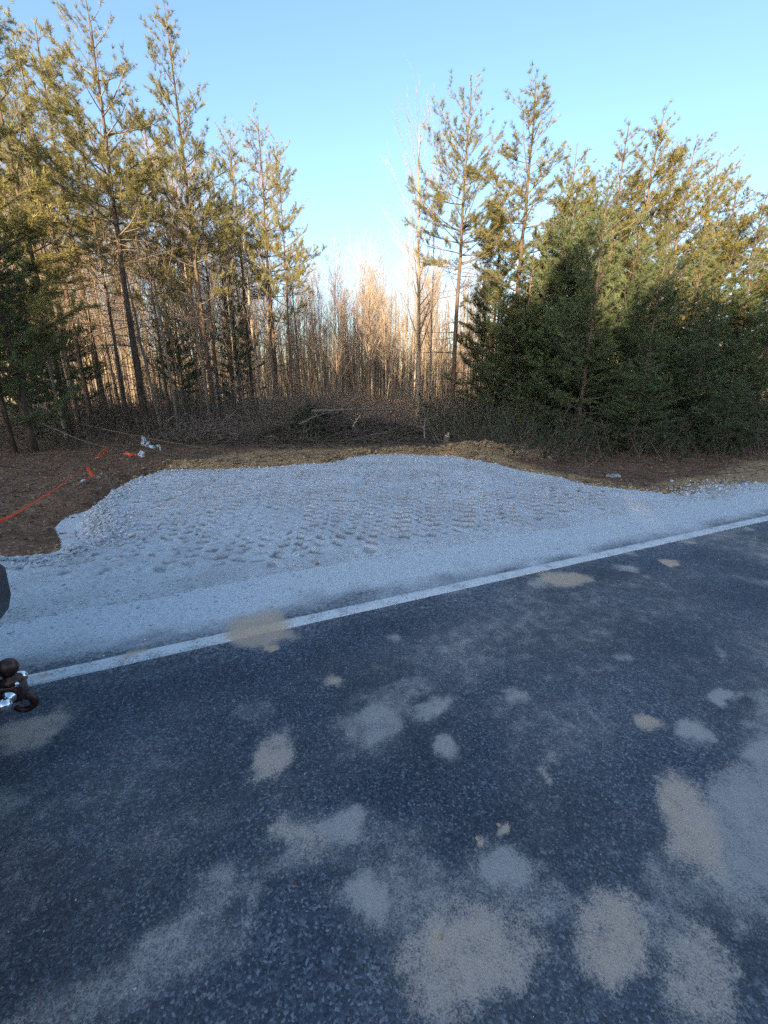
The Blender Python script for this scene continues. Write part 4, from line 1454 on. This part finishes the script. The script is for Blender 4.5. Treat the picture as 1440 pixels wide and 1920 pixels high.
def crumple(name, pixels, D, w, mat, label, cat, seed):
    r = np.random.default_rng(seed)
    p0 = at(*pixels[0], D)
    mb = MB()
    P = np.array([at(px, py, D + r.normal(0, 0.05)) for px, py in pixels]) - p0
    ribbon(mb, P, w * r.uniform(0.6, 1.3, (len(P) - 1) * 8 + 1), up=(0, 1, 0.3), twist=3.0)
    ribbon(mb, P + np.array([0.01, -0.03, -0.02]), w * 0.6, up=(0.3, 1, 0.6), twist=-2.0)
    o = mb.build(name, M[mat])
    o.location = p0
    return tag(o, label, cat)


crumple('plastic_scrap', [(258, 853), (264, 847), (271, 852), (266, 855), (260, 850)], 8.4, 0.07, 'white_plastic', 'white plastic scrap caught at the tip of the drooping branch beside orange ribbon', 'plastic scrap', 1)
crumple('plastic_scrap', [(268, 818), (271, 826), (267, 832), (275, 836), (277, 828)], 10.2, 0.10, 'white_plastic', 'crumpled white plastic hanging from the upper drooping branch', 'plastic scrap', 2)
crumple('plastic_scrap', [(277, 834), (285, 838), (293, 837), (300, 835), (301, 843)], 10.1, 0.07, 'aqua_plastic', 'pale green plastic strip trailing right of the hanging white plastic', 'plastic scrap', 3)

# wooden stake that holds the near end of the tape
t = thing('wooden_stake', 'wooden stake at the left verge holding the near end of the orange tape', 'stake', (stake_xy[0], stake_xy[1], -0.1))
mb = MB(); mb.box((0, 0, 0.5), (0.04, 0.04, 1.0)); mb.build('post', M['cut_wood'], t)

# pale blue flat rock on the verge, leaf and single stones
def boulder(name, px, py, D, size, mat, label, cat, seed, z=None, scale=(1, 1, 0.5)):
    r = np.random.default_rng(seed)
    g = gp(px, py, 0.0 if z is None else z) if D is None else at(px, py, D)[:2]
    import bmesh
    bm = bmesh.new()
    bmesh.ops.create_icosphere(bm, subdivisions=2, radius=1.0)
    off = r.normal(size=(6, 3)); off = norm(off)
    for v in bm.verts:
        c = np.array(v.co)
        k = 1.0
        for o_ in off:
            k = min(k, 0.72 / max(0.05, float(c @ o_)) if c @ o_ > 0.72 else 1.0)
        v.co = Vector(c * k * np.array(scale) * size * (1 + r.normal(0, 0.04)))
    me = bpy.data.meshes.new(name); bm.to_mesh(me); bm.free()
    me.materials.append(M[mat])
    o = link(name, me)
    s_, n_ = to_sn(g[0], g[1])
    if sdf(np.array([s_]), np.array([n_]))[0] > 0 and n_ > 3.3:
        gz = float(grid_lookup(np.array([s_]), np.array([n_]))[0])
    elif n_ < 3.3:
        gz = 0.0
    else:
        gz = float(ground_z(np.array([g[0]]), np.array([g[1]]))[0])
    o.location = (g[0], g[1], gz + size * scale[2] * 0.35)
    o.rotation_euler = (0, 0, r.uniform(0, 6.28))
    return tag(o, label, cat)


boulder('flat_rock', 1150, 889, None, 0.14, 'dark_stone', 'flat pale grey rock lying on the right verge below the dark pines', 'rock', 1, scale=(1.25, 0.7, 0.35))
boulder('clod', 629, 950, None, 0.035, 'clod', 'single brown clod lying in the middle of the gravel', 'clod', 2)
boulder('pebble', 896, 1573, None, 0.010, 'tan_stone', 'tan pebble on the asphalt, left of its twin near the pale dust patch', 'pebble', 3)
boulder('pebble', 935, 1547, None, 0.009, 'tan_stone', 'tan pebble on the asphalt, right of its twin near the pale dust patch', 'pebble', 4)
boulder('pebble', 827, 1757, None, 0.008, 'tan_stone', 'lone tan pebble on the large tan dust patch', 'pebble', 5)
boulder('pebble', 555, 1655, None, 0.008, 'pine_bark', 'dark chip on the asphalt left of the round grey dust patch', 'pebble', 6)
boulder('pebble', 595, 1060, None, 0.022, 'clod', 'dark clod at the near edge of the rutted gravel', 'clod', 7)
for i, (px, py) in enumerate([(158, 910), (187, 908), (210, 915)]):
    boulder('stone', px, py, None, 0.05, 'stone', ['pale stone on the brown floor left of the gravel corner', 'middle pale stone of three left of the gravel corner', 'pale stone touching the upper left corner of the gravel'][i], 'stone', 20 + i, scale=(1.2, 0.8, 0.4))

# ------------------------------------------------------------------ pickup truck at the left edge (only its bumper corner and tow hitch reach the picture)
def mat_paint(name, col, rough=0.3, coat=0.6):
    t = NT(name)
    p = t.co(True)
    a = t.noise(6, 5, 0.65, p)
    t.set(t.mix(t.rng(a, 0.45, 0.8, 0, 0.25), col, tuple(min(1, k * 1.6 + 0.03) for k in col)), t.rng(a, 0.3, 0.8, rough, rough + 0.2), 0, 0.5)
    t.b.inputs['Coat Weight'].default_value = coat
    t.b.inputs['Coat Roughness'].default_value = 0.1
    return t.m


M['paint'] = mat_paint('truck_paint', (0.016, 0.020, 0.035))
M['black_plastic'] = mat_paint('black_plastic', (0.018, 0.020, 0.026), 0.5, 0.0)
M['rubber'] = mat_plain('tyre_rubber', (0.02, 0.02, 0.022), 0.85, 0, 0.2, 30, 0.3)
M['steel'] = mat_plain('wheel_steel', (0.45, 0.46, 0.48), 0.35, 1.0, 0.1, 20)
M['chrome'] = mat_plain('chrome', (0.82, 0.83, 0.85), 0.12, 1.0, 0.04, 20)
M['hitch'] = mat_plain('rusted_hitch_steel', (0.075, 0.042, 0.034), 0.38, 0.55, 0.45, 35, 0.5, 0.15)
M['glass'] = mat_plain('dark_glass', (0.02, 0.025, 0.03), 0.05, 0.0, 0.05, 5, 0.8)
M['lamp_red'] = mat_plain('red_lens', (0.35, 0.015, 0.015), 0.15, 0.0, 0.1, 40, 0.6)
M['white_mark'] = mat_plain('white_print', (0.6, 0.62, 0.65), 0.6, 0, 0.05)

HITCH = at(14, 1252, 1.33)
hs_, hn_ = to_sn(HITCH[0], HITCH[1])
HZ = HITCH[2]
# truck local frame: +x = backwards along the road (towards the hitch), +y = away from the camera
truck = thing('pickup_truck', 'dark pickup truck at the left edge showing only its rear bumper corner', 'pickup truck', (*to_xy(hs_ - 0.34, hn_), 0.0), RA)


def prism(prof, y0, y1, mb=None):
    """extrude a side profile (x,z) between y0 and y1"""
    mb = mb or MB()
    prof = np.array(prof, float); m = len(prof)
    V = np.concatenate([np.stack([prof[:, 0], np.full(m, y0), prof[:, 1]], -1), np.stack([prof[:, 0], np.full(m, y1), prof[:, 1]], -1)])
    i = np.arange(m); k = (i + 1) % m
    mb.add(V, np.stack([i, i + m, k + m, k], -1))
    mb.add(V, np.array([i])); mb.add(V, np.array([(i + m)[::-1]]))
    return mb


body = prism([(-0.10, 0.62), (-0.10, 1.08), (-1.85, 1.10), (-1.95, 1.12), (-3.6, 1.14), (-4.9, 1.05), (-5.0, 0.62), (-4.75, 0.42), (-0.2, 0.50)], -0.93, 0.93)
bo = bevel(body.build('body', M['paint'], truck), 0.05, 3)
cab = prism([(-1.95, 1.12), (-2.12, 1.72), (-2.4, 1.80), (-3.3, 1.78), (-3.75, 1.14)], -0.80, 0.80)
bevel(cab.build('cab', M['paint'], truck), 0.06, 3)
for sgn in (-1, 1):
    w = prism([(-2.10, 1.20), (-2.2, 1.62), (-3.2, 1.66), (-3.52, 1.20)], sgn * 0.79, sgn * 0.812)
    w.build('window', M['glass'], truck)
    mb = MB(); mb.box((-0.16, sgn * 0.86, 0.93), (0.16, 0.15, 0.36)); bevel(mb.build('tail_light', M['lamp_red'], truck), 0.02)
    for wx_ in (-1.15, -4.05):
        mb = MB(); mb.lathe([(0.20, -0.12), (0.33, -0.13), (0.37, -0.09), (0.38, 0), (0.37, 0.09), (0.33, 0.13), (0.20, 0.12), (0.20, -0.12)], (wx_, sgn * 0.83, 0.38), 'y', 32)
        wh = mb.build('wheel', M['rubber'], truck, True)
        mb = MB(); mb.lathe([(0.0, -0.10), (0.06, -0.11), (0.10, -0.06), (0.17, -0.08), (0.21, -0.11), (0.21, 0.11), (0.17, 0.08), (0.10, 0.06), (0.06, 0.11), (0.0, 0.10)], (wx_, sgn * 0.83, 0.38), 'y', 24)
        mb.build('rim', M['steel'], wh, True)
mb = MB(); mb.box((-0.085, 0, 0.86), (0.05, 1.50, 0.46)); tg = bevel(mb.build('tailgate', M['paint'], truck), 0.02)
mb = MB(); mb.box((-0.055, 0, 0.98), (0.03, 0.22, 0.07)); bevel(mb.build('handle', M['black_plastic'], tg), 0.012)
# rear bumper: wraps round at both ends, tapers under the corner
prof = [(0.02, 0.44), (0.10, 0.50), (0.125, 0.58), (0.13, 0.69), (0.10, 0.735), (-0.06, 0.745), (-0.06, 0.44)]
ys = [-1.0, -0.985, -0.95, -0.88, -0.78, 0.78, 0.88, 0.95, 0.985, 1.0]
xo = [-0.34, -0.20, -0.10, -0.035, 0.0, 0.0, -0.035, -0.10, -0.20, -0.34]
zo = [0.10, 0.06, 0.03, 0.01, 0.0, 0.0, 0.01, 0.03, 0.06, 0.10]
rings = []
for yv, xv, zv in zip(ys, xo, zo):
    rings.append([[px_ + xv if px_ > 0 else px_ + xv * 0.9, yv, pz_ + (zv if pz_ < 0.6 else 0)] for px_, pz_ in prof])
mb = MB()
m = len(prof); V = np.array(rings).reshape(-1, 3)
i = np.arange(len(ys) - 1)[:, None] * m; j = np.arange(m)[None]; k = (j + 1) % m
mb.add(V, np.stack([i + j, i + m + j, i + m + k, i + k], -1).reshape(-1, 4))
mb.add(V, np.array([np.arange(m)])); mb.add(V, np.array([np.arange(m)[::-1] + m * (len(ys) - 1)]))
bumper = bevel(mb.build('bumper', M['black_plastic'], truck, True), 0.012, 2)

# tow hitch: shank in the receiver, three balls and a hook
hitch = thing('tow_hitch', 'dark rusty three-ball tow hitch with a hook at the left edge', 'tow hitch', (HITCH[0], HITCH[1], HZ), RA)
R_ = 0.034
sphere = [(R_ * math.sin(a), -R_ * math.cos(a)) for a in np.linspace(0.42, math.pi, 14)]
mb = MB()
mb.lathe([(0.017, -R_ - 0.012)] + [(0.019, -R_ * 0.93)] + sphere, (0, 0, 0), 'z', 28)
mb.lathe([(0.0, -0.062), (0.034, -0.062), (0.036, -0.056), (0.034, -0.047), (0.020, -0.043), (0.018, -0.03)], (0, 0, 0), 'z', 20)
mb.build('ball', M['hitch'], hitch, True)
mb = MB(); mb.box((-0.005, 0, -0.098), (0.078, 0.068, 0.072)); hb = bevel(mb.build('block', M['hitch'], hitch), 0.010, 3)
mb = MB(); mb.box((-0.21, 0, -0.098), (0.36, 0.050, 0.050)); bevel(mb.build('shank', M['hitch'], hitch), 0.006)
for sgn in (-1, 1):
    mb = MB()
    mb.lathe([(0.0, 0.036 * sgn), (0.024, 0.036 * sgn), (0.024, 0.046 * sgn), (0.014, 0.05 * sgn), (0.014, 0.066 * sgn)], (-0.005, 0, -0.098), 'y', 20)
    rr = 0.025
    mb.lathe([(rr * math.sin(a), (0.085 * sgn + rr * math.cos(a))) for a in np.linspace(0, math.pi, 12)], (-0.005, 0, -0.098), 'y', 24)
    b_ = mb.build('ball', M['chrome'], hitch, True)
    b_['label'] = 'bright chrome side ball'
mb = MB()
aa = np.linspace(math.radians(100), math.radians(-165), 18)
P = np.stack([0.020 + 0.030 * np.cos(aa), 0 * aa, -0.160 + 0.030 * np.sin(aa)], -1)
mb.tube(P, np.linspace(0.016, 0.010, len(P)), 12)
mb.build('hook', M['hitch'], hitch, True)
mb = MB(); mb.lathe([(0.0, -0.01), (0.008, -0.01), (0.008, 0.006), (0.0, 0.010)], (0.024, -0.030, -0.058), 'z', 6)
mb.build('bolt', M['chrome'], hitch)
print('tris', sum(len(me.polygons) * 2 for me in bpy.data.meshes) // 1000, 'k faces*2')
